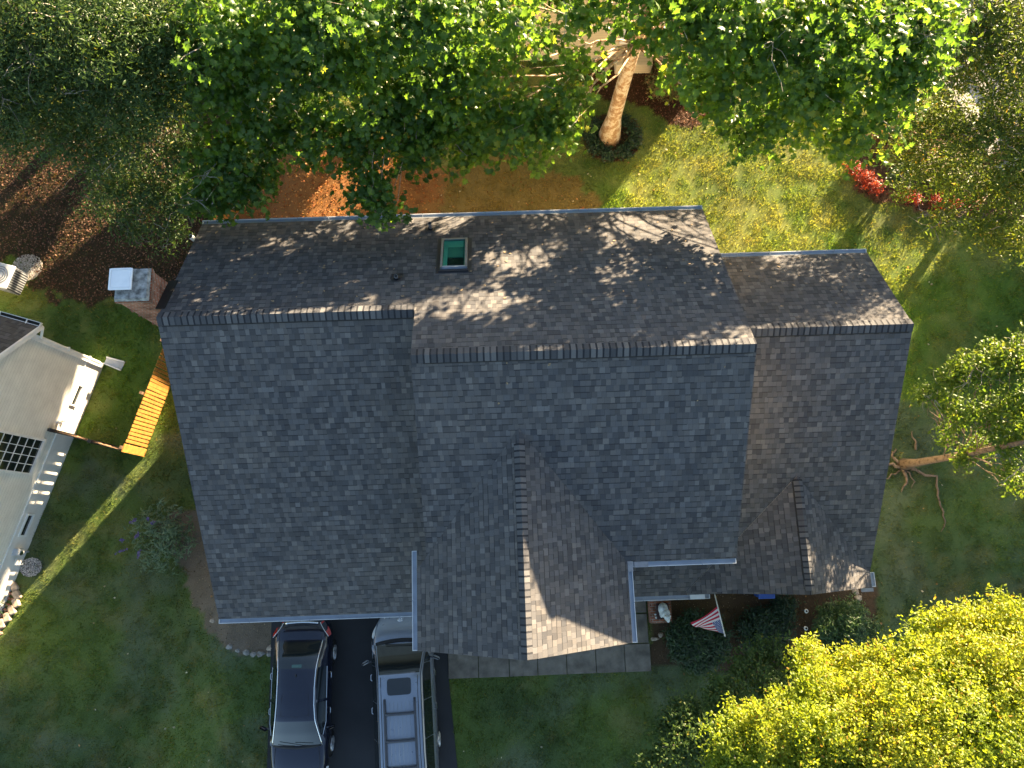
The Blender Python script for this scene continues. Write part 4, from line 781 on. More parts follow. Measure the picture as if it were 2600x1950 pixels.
thing_mesh(mb, 'splash_block', 'white edged trough leading rain away from the neighbour house corner', 'splash block', a)
# air conditioner
ac0 = Vector(P(4, 700, GZ+.75)); R_ac = Matrix(((nW.x, dW.x, 0), (nW.y, dW.y, 0), (0, 0, 1)))
acu = empty('air_conditioner', (ac0.x, ac0.y, GZ), label='grey louvred air conditioner on gravel behind the neighbour house', cat='air conditioner')
mb = MB(); mb.box((0, 0, .42), (.80, .80, .76), M['plastic'], R=R_ac, bev=.04)
for i in range(9):
    for sgn in (-1, 1): mb.box(tuple(R_ac@Vector((sgn*.405, -.34+i*.085, .42))), (.02, .022, .66), M['acm'], R=R_ac); mb.box(tuple(R_ac@Vector((-.34+i*.085, sgn*.405, .42))), (.022, .02, .66), M['acm'], R=R_ac)
mb.build('casing', acu); mb = MB(); mb.box((0, 0, .83), (.86, .86, .06), M['acm'], R=R_ac, bev=.03)
for r in (.14, .22, .30): mb.tube([Vector((r*math.cos(t), r*math.sin(t), .87)) for t in np.linspace(0, 6.283, 20)], .008, M['black'], 5)
mb.build('fan_cover', acu)
def pebbles(name, label, c, rx, ry, n, size, cols, seed, zb=None):
    rg = np.random.default_rng(seed); mb_v = []; F = []; C = []; t = (1+5**.5)/2
    iv = np.array([(-1, t, 0), (1, t, 0), (-1, -t, 0), (1, -t, 0), (0, -1, t), (0, 1, t), (0, -1, -t), (0, 1, -t), (t, 0, -1), (t, 0, 1), (-t, 0, -1), (-t, 0, 1)])/1.9
    fi = np.array([(0, 11, 5), (0, 5, 1), (0, 1, 7), (0, 7, 10), (0, 10, 11), (1, 5, 9), (5, 11, 4), (11, 10, 2), (10, 7, 6), (7, 1, 8), (3, 9, 4), (3, 4, 2), (3, 2, 6), (3, 6, 8), (3, 8, 9), (4, 9, 5), (2, 4, 11), (6, 2, 10), (8, 6, 7), (9, 8, 1)])
    a = rg.random(n)*6.283; r = rg.random(n)**.5; pos = np.stack([c[0]+r*rx*np.cos(a), c[1]+r*ry*np.sin(a), np.full(n, c[2])+.01*rg.random(n)], 1); s = size*(.5+rg.random((n, 3))*.8)*np.array([1, 1, .6])
    V = pos[:, None]+iv[None]*s[:, None]; c_ = np.array(cols)[rg.integers(0, len(cols), n)]*(.7+.6*rg.random(n))[:, None]
    o = rawmesh(name, V.reshape(-1, 3), (fi[None]+np.arange(n)[:, None, None]*12).reshape(-1), 3, M['litter'], col=np.repeat(c_, 12, 0)); tag(o, label, 'gravel', kind='stuff')
pebbles('gravel', 'pale gravel round the air conditioner', tuple(P(70, 680, GZ))[:2]+(GZ+.03,), .55, .5, 1700, .022, [(.45, .42, .38), (.55, .52, .5), (.30, .26, .22)], 1)
pebbles('gravel', 'pale gravel patch under the meter at the neighbour house', tuple(P(80, 1440, GZ))[:2]+(GZ+.03,), .36, .30, 900, .02, [(.45, .44, .46), (.6, .6, .62), (.25, .24, .26)], 2)
# stone edging at the lower left
rr_ = random.Random(11)
edge = [(45, 1490), (52, 1510), (50, 1530), (40, 1548), (28, 1566), (14, 1582), (2, 1598)]
for i, (x, y) in enumerate(edge):
    q = Vector(P(x-6, y, GZ)); mb = MB(); mb.box((q.x, q.y, GZ+.06), (.30, .22, .13), M['stonep'], R=Matrix.Rotation(-.9-i*.1, 3, 'Z'), bev=.03)
    thing_mesh(mb, 'edging_stone', ['topmost pale edging stone beside the neighbour wall', 'second pale edging stone counted from the top of the curb', 'third pale edging stone counted from the top of the curb', 'middle pale edging stone of the short curb at the left edge', 'third pale edging stone counted from the bottom of the curb', 'second pale edging stone counted from the bottom of the curb', 'lowest pale edging stone beside the left picture edge'][i], 'edging stone', q, 'pale edging stones by the neighbour house')
mb = MB()
for i in range(9):
    for j in range(4):
        q = Vector(P(8+j*9-i*5+(i % 2)*4, 1500+i*14+j*3, GZ)) ; mb.box((q.x, q.y, GZ+.03), (.12, .085, .06), M['brick'], R=Matrix.Rotation(-.9, 3, 'Z'), bev=.01)
o = mb.build('garden_paving'); tag(o, kind='structure')
shrub('box_shrub', 'clipped dark shrub cut by the left edge beside the brick paving', 'shrub', tuple(P(-12, 1530, GZ)), .4, .6, .6, 2600, .06, 'oval', M['lf_shrub'], 101, tint=.5)
# ------------------------------------------------------------------ cedar picket fence and its return
F0 = Vector(P(368, 1150, GZ)); F1 = Vector(P(590, 518, -1.0)); F1.z = float(zt(F1.x, F1.y)); dF = Vector((F1.x-F0.x, F1.y-F0.y, 0)); LF = dF.length; dF.normalize(); nF = Vector((dF.y, -dF.x, 0))
RF = Matrix(((dF.x, nF.x, 0), (dF.y, nF.y, 0), (0, 0, 1)))
fen = empty('picket_fence', tuple(F0), label='orange cedar picket fence running back along the left side of the house', cat='fence')
nb_ = int(LF/.132); HB = 1.42; rr_ = random.Random(2)
for i in range(nb_):
    s = .24+i*.132; q = dF*s; gz = float(zt(F0.x+q.x, F0.y+q.y))-GZ; h = HB+rr_.uniform(-.015, .015)
    mb = MB(); c = Vector((q.x, q.y, gz+h/2)); lean = rr_.gauss(0, .012)
    wpk = .135 if i % 19 == 15 else .098
    mb.box(c, (wpk, .02, h), M['fence'], R=RF@Matrix.Rotation(lean, 3, 'Y'), bev=.004)
    if i < 100: mb.build('picket', fen)
for z in (.28, 1.12):
    mb = MB(); n = 10
    for k in range(n):
        a, b = dF*(LF*k/n), dF*(LF*(k+1)/n); ga = float(zt(F0.x+a.x, F0.y+a.y))-GZ; gb = float(zt(F0.x+b.x, F0.y+b.y))-GZ
        mb.tube([a-nF*.035+UZ*(ga+z), b-nF*.035+UZ*(gb+z)], .038, M['fenced'], 4)
    mb.build('rail', fen)
for k in range(6):
    q = dF*(LF*k/5); gz = float(zt(F0.x+q.x, F0.y+q.y))-GZ; mb = MB()
    if k == 0: mb.box((q.x, q.y, .71), (.27, .05, 1.46), M['fence'], R=RF, bev=.006); mb.box((q.x-nF.x*.07, q.y-nF.y*.07, .72), (.1, .09, 1.5), M['fenced'], R=RF)
    else: mb.box((q.x-nF.x*.09, q.y-nF.y*.09, gz+.75), (.09, .09, 1.55), M['fenced'], R=RF)
    mb.build('post', fen)
E0 = Vector((F0.x, F0.y, 0))+dF*-.08-nF*.05; s_, _z = onwall(150, 1097, .02); E1 = WP(s_, GZ, .05); E1.z = 0; dE = (E1-E0); LE = dE.length; dE.normalize(); nE = Vector((-dE.y, dE.x, 0)); RE = Matrix(((dE.x, nE.x, 0), (dE.y, nE.y, 0), (0, 0, 1)))
fe2 = empty('side_fence', (E0.x, E0.y, GZ), label='thin grey-brown fence section seen edge on between cedar fence and neighbour wall', cat='fence')
k = 0; s = .12
while s < LE-.05:
    q = dE*s; mb = MB(); mb.box((q.x, q.y, HB/2+.01), (.095, .02, HB), M['fenced'], R=RE, bev=.003); mb.build('picket', fe2); s += .135
for z in (.28, 1.12): mb = MB(); mb.tube([UZ*z, dE*LE+UZ*z], .032, M['fenced'], 4); mb.build('rail', fe2)
for t in (.42, .98): mb = MB(); q = dE*(LE*t); mb.box((q.x, q.y, .78), (.11, .11, 1.56), M['copper'], R=RE); mb.build('post', fe2)
# ------------------------------------------------------------------ house behind, mostly under the sycamores
rh = empty('cream_house', (4.4, 17, 0), label='cream sided house glimpsed through the sycamore leaves at the top', cat='house')
def rb_(mb, name, par=rh):
    o = mb.build(name); o.parent = par
    if par is rh: o.matrix_parent_inverse = Matrix.Translation((-4.4, -17, 0))
    return o
mb = MB(); mb.box((4.65, 17.55, 1.9), (7.5, 1.3, 4.2), M['siding_b']); mb.box((6.65, 20.4, 1.9), (3.4, 4.4, 4.2), M['siding_b']); rb_(mb, 'wall')  # made-up stepped footprint, shaped to let the low sun pass on its left
mb = MB(); mb.slab([(.6, 16.6, 3.9), (8.7, 16.6, 3.9), (8.7, 18.4, 4.7), (.6, 18.4, 4.7)], .12, M['shingle_n'], M['white']); mb.slab([(4.8, 18.4, 4.7), (8.7, 18.4, 4.7), (8.7, 22.6, 4.2), (4.8, 22.6, 4.2)], .12, M['shingle_n'], M['white']); rb_(mb, 'roof')
mb = MB(); x, z, w, h = 5.05, 1.75, .9, 1.5
for (cx, cz, sx, sz) in ((0, h/2+.06, w+.24, .12), (0, -h/2-.06, w+.24, .12), (-w/2-.06, 0, .12, h), (w/2+.06, 0, .12, h), (0, 0, .03, h), (0, 0, w, .03)): mb.box((x+cx, 16.87, z+cz), (sx, .1, sz), M['white'])
w_ = rb_(mb, 'window'); mb = MB(); mb.box((x, 16.885, z), (w, .04, h), M['glass']); q = rb_(mb, 'pane', w_)
mb = MB(); mb.box((5.05, 16.55, .25), (1.3, .6, .5), M['siding_b'], bev=.02); rb_(mb, 'window_well')
mb = MB(); mb.tube([(8.3, 16.8, 3.7), (8.3, 16.8, .1)], .05, M['white'], 8); rb_(mb, 'downspout')
# ------------------------------------------------------------------ cars
def car(name, label, cat, loc, rz, body, cabin, paint, sc, ymarks, wheels, W, extras, ring=None):
    root = empty(name, loc, rz, label=label, cat=cat); root.scale = (sc, sc, sc)
    def surf(name, rows, mat, par=root, sub=2, close=False):
        mb = MB(); n = len(rows[0])
        for a, b in zip(rows, rows[1:]):
            for i in range(n-1): mb.poly([a[i], b[i], b[i+1], a[i+1]][::-1], mat)
        return mb.build(name, par, smooth=True, sub=sub)
    rows = []
    for y, w, zs, zc in body:
        half = [(w*.90, .20), (w*.985, .34), (w*1.0, .58), (w*.985, (zs+.58)/2), (w*.93, zs), (w*.80, zs*.25+zc*.75-.005), (w*.45, zc+.012), (0, zc+.02)]
        r = [Vector((x, y, z)) for x, z in half]+[Vector((-x, y, z)) for x, z in half[:-1][::-1]]; rows.append(r)
    first, last = rows[0], rows[-1]
    bd = MB(); n = len(rows[0])
    for a, b in zip(rows, rows[1:]):
        for i in range(n-1): bd.poly([a[i], b[i], b[i+1], a[i+1]][::-1], paint)
    bd.poly(first, paint); bd.poly(last[::-1], paint); bo = bd.build('body', root, smooth=True, sub=2)
    def prof(y):
        for a, b in zip(cabin, cabin[1:]):
            if a[0] <= y <= b[0]: t = (y-a[0])/(b[0]-a[0]); t2 = t; return [u+(v-u)*t2 for u, v in zip(a, b)]
        return cabin[0] if y < cabin[0][0] else cabin[-1]
    def top(y, f, dz=0):
        _, z, wr, wb = prof(y); return Vector((wr*f, y, z-.045*f*f*f*f-.02*f*f+dz))
    ys = sorted(set([c[0] for c in cabin]+list(np.linspace(cabin[0][0], cabin[-1][0], 21))+ymarks)); fs = [-1, -.94, -.75, -.4, 0, .4, .75, .94, 1]
    r0, r1, w0_, w1_ = ymarks   # rear glass end, rear glass start.. : rear_base, rear_top, ws_top, ws_base
    mb = MB(); gl = {'rear_window': MB(), 'windscreen': MB()}
    for a, b in zip(ys, ys[1:]):
        m_ = (a+b)/2; key = 'rear_window' if r0 < m_ < r1 else ('windscreen' if w0_ < m_ < w1_ else None)
        for f, g in zip(fs, fs[1:]):
            edge = abs((f+g)/2) > .95
            q = [top(a, f), top(a, g), top(b, g), top(b, f)]
            (mb if (key is None or edge) else gl[key]).poly(q, paint if (key is None or edge) else M['glass'])
    for a, b in zip(ys, ys[1:]):
        for sg in (-1, 1):
            A, B = top(a, sg), top(b, sg); _, _, _, wba = prof(a); _, _, _, wbb = prof(b); zb_a, zb_b = ring
            C, D = Vector((wbb*sg, b, zb_a)), Vector((wba*sg, a, zb_a))
            A2, B2 = A.lerp(D, .5)+Vector((sg*.02, 0, .0)), B.lerp(C, .5)+Vector((sg*.02, 0, 0))
            for q in ([A, B, B2, A2], [A2, B2, C, D]): mb.poly(q if sg < 0 else q[::-1], paint)
    mb.build('roof', root, smooth=True)
    for k_, v_ in gl.items(): v_.build(k_, root, smooth=True)
    # side windows: inset dark panes just proud of the body side, framed in bright trim
    for sg in (-1, 1):
        cuts = extras['side']
        for (ya, yb) in cuts:
            g_ = MB(); N = 8; up_, lo_ = [], []
            for i in range(N+1):
                y = ya+(yb-ya)*i/N; T = top(y, sg); _, _, _, wb = prof(y); Bq = Vector((wb*sg, y, ring[0])); k = max(0, min(1, (T.z-ring[0]-.06)/.25))
                up_.append(T.lerp(Bq, .16)+Vector((sg*.026, 0, .012))); lo_.append(T.lerp(Bq, .16+.74*k)+Vector((sg*.026, 0, .006)))
            for i in range(N): q = [lo_[i], lo_[i+1], up_[i+1], up_[i]]; g_.poly(q if sg > 0 else q[::-1], M['glass'])
            go = g_.build('side_window', root)
            if extras.get('trimsides'): t_ = MB(); t_.tube(lo_, .009, M['chrome'], 5); t_.build('trim', go)
        if extras.get('rooftrim'):
            t_ = MB(); pts = [top(y, sg*1.0)+Vector((sg*.006, 0, .012)) for y in np.linspace(cabin[0][0]+.02, cabin[-1][0]-.02, 26)]; t_.tube(pts, extras['rooftrim'], M['chrome'] if extras.get('trimsides') else M['plastic'], 6); t_.build('roof_trim', root, smooth=True)
        # mirror
        ym = extras['mirror']; mm = MB(); _, _, _, wb = prof(ym); c = Vector((sg*(W+.13), ym, ring[0]+.06)); RR = Matrix.Rotation(-sg*.45, 3, 'Z')
        mm.box(c, (.24, .10, .15), extras.get('mirmat', paint), R=RR, bev=.045); mm.tube([Vector((sg*(W-.08), ym+.02, ring[0])), c-Vector((sg*.05, 0, .03))], .025, M['plastic'], 6); mo = mm.build('mirror', root, smooth=True)
        for yy in extras['handles']:
            hh_ = MB(); xx = sg*(W*1.0); hh_.tube([Vector((xx, yy-.10, .82)), Vector((xx+sg*.035, yy-.07, .83)), Vector((xx+sg*.035, yy+.07, .83)), Vector((xx, yy+.10, .82))], .014, M['chrome'], 6); hh_.build('door_handle', root)
    for y in wheels:
        for sg in (-1, 1):
            wm = MB(); xo = sg*(W-.005); n = 22
            wm.tube([Vector((sg*(W-.24), y, .33)), Vector((xo-sg*.02, y, .33)), Vector((xo, y, .33))], [.325, .325, .29], M['tyre'], n); wo = wm.build('wheel', root)
            am = MB(); am.tube([Vector((xo-sg*.10, y, .345)), Vector((xo+sg*-.012, y, .345))], .385, M['black'], n); am.build('wheel_arch', root)
            rm_ = MB(); rm_.tube([Vector((xo+sg*.004, y, .33)), Vector((xo+sg*.012, y, .33))], [.235, .225], M['plastic'], n)
            rm_.tube([Vector((xo+sg*.016, y+.215*math.cos(t), .33+.215*math.sin(t))) for t in np.linspace(0, 6.2832, 19)], .018, M['rim'], 5)
            for k in range(7):
                t = k*6.2832/7; rm_.tube([Vector((xo+sg*.022, y, .33)), Vector((xo+sg*.018, y+.21*math.cos(t), .33+.21*math.sin(t)))], [.04, .026], M['rim'], 5)
            rm_.build('rim', wo)
    return root, top, prof
sed_body = [(-2.44, .50, .60, .62), (-2.41, .66, .70, .76), (-2.30, .80, .86, .98), (-2.12, .87, .94, 1.05), (-1.80, .905, .96, 1.07), (-1.2, .915, .95, 1.03), (0, .92, .94, 1.0), (.9, .92, .94, 1.0), (1.3, .91, .92, 1.0), (1.7, .895, .87, .95), (2.05, .85, .79, .87), (2.28, .74, .70, .76), (2.40, .58, .60, .64), (2.44, .40, .5, .52)]
sed_cab = [(-1.86, 1.075, .70, .80), (-1.6, 1.17, .66, .82), (-1.3, 1.30, .61, .84), (-1.0, 1.38, .575, .85), (-.5, 1.43, .56, .86), (.0, 1.435, .565, .86), (.45, 1.39, .60, .86), (.85, 1.21, .68, .86), (1.24, 1.01, .76, .84)]
sr, stop, sprof = car('sedan', 'shiny midnight blue four-door sedan on the left of the driveway, nose to the street', 'car', (-6.17, -4.40, .045), math.pi-.012, sed_body, sed_cab, M['sedan'], .93, [-1.80, -1.04, .47, 1.22], (-1.36, 1.36), .915,
  dict(side=[(-1.05, -.12), (-.04, .92)], trimsides=True, rooftrim=.016, mirror=.72, handles=(-.75, .28)), ring=(.95, .95))
for sg in (-1, 1):
    mb = MB(); rows = []
    for k in range(7):
        t = k/6; y = -2.36+.42*t; x = sg*(.60+.29*math.sin(t*1.45)); z = .86+.09*t; rows.append((Vector((x-sg*(.02+.07*math.sin(math.pi*t)), y+.015, z+.055)), Vector((x+sg*.035, y-.03, z-.07-.03*(1-t)))))
    for (a, b), (c, d) in zip(rows, rows[1:]): q = [a, b, d, c]; mb.poly(q if sg < 0 else q[::-1], M['redlens'])
    tl = mb.build('tail_lamp', sr, smooth=True); mb = MB(); mb.tube([r[0]+Vector((0, -.005, .012)) for r in rows], .012, M['clearlens'], 5); mb.build('lamp_edge', tl)
    mb = MB(); rows = []
    for k in range(5):
        t = k/4; y = 2.28-.42*t; x = sg*(.70+.20*math.sin(t*1.4)); z = .70+.10*t; rows.append((Vector((x-sg*.02, y+.02, z+.05)), Vector((x+sg*.03, y+.03, z-.06))))
    for (a, b), (c, d) in zip(rows, rows[1:]): q = [a, b, d, c]; mb.poly(q if sg > 0 else q[::-1], M['clearlens'])
    mb.build('headlamp', sr, smooth=True)
mb = MB(); mb.tube([Vector((x, -2.345-.075*math.cos(x*1.9)+.05, .945+.02*math.cos(x*2))) for x in np.linspace(-.52, .52, 13)], .028, M['chrome'], 6, flat=.6); mb.build('boot_trim', sr, smooth=True)
mb = MB(); mb.tube([stop(1.26, f)+Vector((0, .03-.06*abs(f), .0)) for f in np.linspace(-.96, .96, 9)], .045, M['black'], 6, flat=.4); mb.build('cowl', sr, smooth=True)
for x0_, x1_ in ((-.5, .05), (.05, .55)): mb = MB(); mb.tube([Vector((x0_, 1.22, 1.06)), Vector(((x0_+x1_)/2, 1.20, 1.09)), Vector((x1_, 1.16, 1.09))], .010, M['black'], 5); mb.build('wiper', sr)
mb = MB(); mb.box(stop(-1.12, 0, .006), (.30, .09, .008), M['skyglass'], R=Matrix.Rotation(.25, 3, 'X')); mb.build('brake_lamp', sr)
mb = MB(); mb.tube([stop(-.82, 0, 0), stop(-.90, 0, .06)], [.022, .008], M['black'], 8); mb.build('antenna', sr)
mb = MB(); mb.tube([stop(y, x, .003) for y, x in ((.30, -.72), (.33, 0), (.30, .72), (-.15, .74), (-.3, .70))]+[stop(-.3, -.70, .003), stop(-.15, -.74, .003), stop(.30, -.72, .003)], .004, M['black'], 4); mb.build('roof_hatch_seam', sr)
van_body = [(-2.56, .80, .90, .95), (-2.50, .92, 1.03, 1.06), (-2.2, .965, 1.08, 1.10), (-1, .975, 1.08, 1.10), (.6, .975, 1.06, 1.10), (1.4, .96, 1.02, 1.10), (1.75, .935, .97, 1.07), (2.05, .88, .88, .98), (2.30, .77, .78, .87), (2.47, .60, .66, .74), (2.56, .40, .55, .58)]
van_cab = [(-2.50, 1.16, .74, .88), (-2.38, 1.52, .70, .89), (-2.15, 1.70, .665, .90), (-1.5, 1.75, .65, .90), (-.5, 1.765, .645, .90), (.4, 1.75, .645, .90), (.78, 1.69, .65, .90), (1.15, 1.46, .71, .90), (1.62, 1.13, .80, .88)]
vr, vtop, vprof = car('minivan', 'silver-grey minivan with roof rack parked nose-in on the right of the driveway', 'van', (-3.17, -4.37, .045), .040, van_body, van_cab, M['van'], .93, [-2.42, -2.16, .80, 1.60], (-1.44, 1.5), .97,
  dict(side=[(-2.15, -1.10), (-1.075, -.02), (.005, 1.02), (1.04, 1.36)], rooftrim=.010, mirror=1.12, handles=(-.35, .62)), ring=(1.09, 1.09))
mb = MB(); xs_ = np.linspace(-.36, .36, 9); ys_ = np.linspace(.22, .69, 6)
def srp(x, y):
    cx_, cy_ = max(-.29, min(.29, x)), max(.29, min(.62, y)); dx_, dy_ = x-cx_, y-cy_; l_ = math.hypot(dx_, dy_)
    if l_ > .07: x, y = cx_+dx_*.07/l_, cy_+dy_*.07/l_
    return vtop(y, x/.645, .010)
for i in range(8):
    for j in range(5): mb.poly([srp(xs_[i], ys_[j]), srp(xs_[i+1], ys_[j]), srp(xs_[i+1], ys_[j+1]), srp(xs_[i], ys_[j+1])], M['glass'])
mb.build('sunroof', vr)
for x in (-.30, -.18, -.06, .06, .18, .30): mb = MB(); mb.tube([vtop(y, x/.645, .001) for y in np.linspace(-2.0, .02, 10)], .006, M['van'], 4); mb.build('roof_groove', vr)
for sg in (-1, 1):
    mb = MB(); ys_ = np.linspace(-2.0, .12, 12); mb.tube([vtop(y, sg*.70, .045 if 0 < i < 11 else .0) for i, y in enumerate(ys_)], [.036]*12, M['plastic'], 7); mb.build('roof_rail', vr, smooth=True)
    mb = MB(); mb.tube([vtop(y, sg*.86, .002) for y in np.linspace(-2.1, .74, 12)], .009, M['black'], 4); mb.build('drip_channel', vr)
    mb = MB(); rows = []
    for k in range(7):
        t = k/6; y = 2.42-.62*t; x = sg*(.52+.40*math.sin(t*1.5)); z = .74+.14*t; rows.append((Vector((x-sg*(.045+.05*t*(1-t)*4)+0, y-.02, z+.065)), Vector((x+sg*.012, y+.035, z-.03))))
    for (a, b), (c, d) in zip(rows, rows[1:]): q = [a, b, d, c]; mb.poly(q if sg > 0 else q[::-1], M['clearlens'])
    mb.build('headlamp', vr, smooth=True)
    mb = MB(); mb.tube([Vector((sg*(.30+.14*t), 2.50-.35*t, .76+.15*t)) for t in np.linspace(0, 1, 6)], .008, M['black'], 4); mb.build('hood_seam', vr)
    mb = MB(); rows = [(Vector((sg*.80, -2.545, 1.10+.3*k/3)), Vector((sg*.90, -2.47, 1.10+.3*k/3))) for k in range(4)]
    for (a, b), (c, d) in zip(rows, rows[1:]): mb.poly([a, b, d, c], M['redlens'])
    mb.build('tail_lamp', vr)
for y in (-.30, -1.05, -1.80): mb = MB(); mb.tube([vtop(y, f, .055) for f in np.linspace(-.72, .72, 7)], .042, M['plastic'], 6, flat=.5); mb.build('cross_bar', vr, smooth=True)
mb = MB(); mb.tube([vtop(1.66, f)+Vector((0, .05-.10*abs(f)**2, 0)) for f in np.linspace(-.96, .96, 11)], .06, M['black'], 6, flat=.4); mb.build('cowl', vr, smooth=True)
mb = MB(); mb.tube([Vector((-.45, 1.62, 1.19)), Vector((.05, 1.60, 1.21)), Vector((.5, 1.56, 1.21))], .012, M['black'], 5); mb.build('wiper', vr)
mb = MB(); c = Vector((0, 2.30, .885)); Rm = Matrix.Rotation(-.5, 3, 'X')
for rx, ry in ((.085, .055), (.035, .052), (.055, .022)): mb.tube([c+Rm@Vector((rx*math.cos(t), ry*math.sin(t)+(.018 if rx == .055 else 0), .012)) for t in np.linspace(0, 6.2832, 17)], .007, M['chrome'], 5)
mb.build('emblem', vr)
mb = MB(); mb.tube([vtop(-1.95, 0, .0), vtop(-2.0, 0, .06)], [.02, .01], M['plastic'], 8); mb.build('antenna', vr)
def shut(y, par_top=None): return None
for par_, pts_ in ((sr, [(-.66, 1.30), (-.70, 1.7), (-.66, 2.1), (-.45, 2.33), (0, 2.40), (.45, 2.33), (.66, 2.1), (.70, 1.7), (.66, 1.30)]), (sr, [(-.66, -1.86), (-.68, -2.05), (-.5, -2.24), (0, -2.30), (.5, -2.24), (.68, -2.05), (.66, -1.86)])):
    def zb_at(y, x, body=sed_body):
        for a_, b_ in zip(body, body[1:]):
            if a_[0] <= y <= b_[0]: t_ = (y-a_[0])/(b_[0]-a_[0]); zs_ = a_[2]+(b_[2]-a_[2])*t_; zc_ = a_[3]+(b_[3]-a_[3])*t_; w_2 = a_[1]+(b_[1]-a_[1])*t_; k_ = min(1, abs(x)/w_2); return zc_+.015-(zc_-zs_)*max(0, (k_-.45)/.5)**1.4
        return body[-1][3]
    mb = MB(); mb.tube([Vector((x, y, zb_at(y, x)+.001)) for x, y in pts_], .007, M['black'], 4); mb.build('panel_seam', par_)
# ------------------------------------------------------------------ flag, plinth, statue and small things by the front
fl0 = Vector(P(1812, 1503, 2.2)); fl1 = Vector(P(1840, 1612, 2.62)); dP = fl1-fl0
fr_ = empty('flag', tuple(fl0), label='striped flag with a starry blue corner hanging from a pole under the right eave', cat='flag')
mb = MB(); mb.tube([Vector((0, .25, -.1)), dP], .016, M['white'], 8); mb.tube([dP, dP+dP.normalized()*.05], [.026, .012], M['white'], 8); mb.build('pole', fr_, smooth=True)
t = NT('flag_cloth'); uv = t.node('ShaderNodeUVMap').outputs[0]; sp = t.node('ShaderNodeSeparateXYZ'); t.link(uv, sp.inputs[0]); U_, V_ = sp.outputs[0], sp.outputs[1]
st = t.math('LESS_THAN', t.math('MODULO', t.math('FLOOR', t.math('MULTIPLY', V_, 13)), 2), .5)
base = t.mix(st, (.62, .60, .62), (.42, .018, .05))
incan = t.math('MULTIPLY', t.math('LESS_THAN', U_, .40), t.math('GREATER_THAN', V_, 6/13))
cu = t.math('MULTIPLY', U_, 11/.40); cv = t.math('MULTIPLY', t.math('SUBTRACT', V_, 6/13), 9/(7/13)); fu = t.math('FLOOR', cu); fv = t.math('FLOOR', cv)
chk = t.math('LESS_THAN', t.math('MODULO', t.math('ADD', fu, fv), 2), .5); du = t.math('SUBTRACT', t.math('FRACT', cu), .5); dv_ = t.math('SUBTRACT', t.math('FRACT', cv), .5)
dist = t.math('SQRT', t.math('ADD', t.math('MULTIPLY', du, du), t.math('MULTIPLY', dv_, dv_))); star = t.math('MULTIPLY', chk, t.math('LESS_THAN', dist, .40))
can = t.mix(star, (.025, .05, .20), (.62, .62, .66)); t.set(col=t.mix(incan, base, can), rough=.75, spec=.2)
mb = MB(); NS, NF = 18, 26; g0 = dP*.34; g1 = dP*.985; grid = []
Va = Vector((-.66, -.46, -.55)); 
for i in range(NS+1):
    s = i/NS; row = []
    Fv = Vector((-.80, -.66, -.50)).lerp(Vector((-.16, .02, -1.15)), s**1.3)
    for j in range(NF+1):
        u = j/NF; q = g0.lerp(g1, s)+Fv*(.74*u)+Vector((0, 0, -.30*u*u))+Vector((.02*math.sin(s*9+u*5), .03*math.sin(s*8-u*3), .05*math.sin(s*7+u*4)))*u; row.append(q)
    grid.append(row)
for i in range(NS):
    for j in range(NF): mb.poly([grid[i][j], grid[i][j+1], grid[i+1][j+1], grid[i+1][j]], t.m, uv=[(j/NF, i/NS), ((j+1)/NF, i/NS), ((j+1)/NF, (i+1)/NS), (j/NF, (i+1)/NS)])
mb.build('cloth', fr_, smooth=True)
pl = MB(); pc = Vector(P(1677, 1550, .3)); pl.box((pc.x, pc.y, .17), (.66, .72, .34), M['brick'], bev=.008)
thing_mesh(pl, 'brick_plinth', 'low square red brick plinth beside the walkway corner', 'plinth', (pc.x, pc.y, 0))
sc_ = Vector(P(1683, 1552, .4)); mb = MB(); mb.box((sc_.x, sc_.y, .375), (.38, .46, .06), simple('dark_slab', (.045, .02, .018), .6), bev=.01); thing_mesh(mb, 'base_slab', 'dark maroon slab lying on the brick plinth under the statue', 'slab', (sc_.x, sc_.y, .345))
mb = MB()
def ell(mb, c, r, mat, n=12, m=8, R=None):
    R = R or Matrix.Identity(3); c = Vector(c); rows = [[c+R@Vector((r[0]*math.sin(math.pi*j/m)*math.cos(2*math.pi*i/n), r[1]*math.sin(math.pi*j/m)*math.sin(2*math.pi*i/n), r[2]*math.cos(math.pi*j/m))) for i in range(n+1)] for j in range(m+1)]
    for a, b in zip(rows, rows[1:]):
        for i in range(n): mb.poly([a[i], b[i], b[i+1], a[i+1]], mat)
sx, sy = sc_.x, sc_.y+.02
for c, r in (((sx-.02, sy+.06, .56), (.15, .19, .19)), ((sx+.03, sy-.06, .66), (.13, .15, .16)), ((sx+.05, sy-.16, .74), (.10, .11, .11)), ((sx+.075, sy-.25, .72), (.055, .07, .055)), ((sx-.07, sy-.08, .50), (.06, .12, .10)), ((sx+.13, sy-.10, .50), (.05, .12, .10)), ((sx-.03, sy-.12, .82), (.03, .03, .05)), ((sx+.12, sy-.12, .82), (.03, .03, .05))): ell(mb, c, r, M['statue'])
st_o = thing_mesh(mb, 'garden_statue', 'small weathered white animal statue on the dark slab by the walkway', 'statue', (sx, sy, .405))
md = st_o.modifiers.new('fuse', 'REMESH'); md.mode = 'VOXEL'; md.voxel_size = .014; md.use_smooth_shade = True
for k, (x, y, lab) in enumerate(((1664, 1560, 'upper of two white pebbles on the brick plinth'), (1666, 1568, 'lower of two white pebbles on the brick plinth'))): q = Vector(P(x, y, .36)); mb = MB(); ell(mb, (q.x, q.y, .365), (.035, .03, .022), M['statue']); thing_mesh(mb, 'white_pebble', lab, 'pebble', (q.x, q.y, .345), smooth=True)
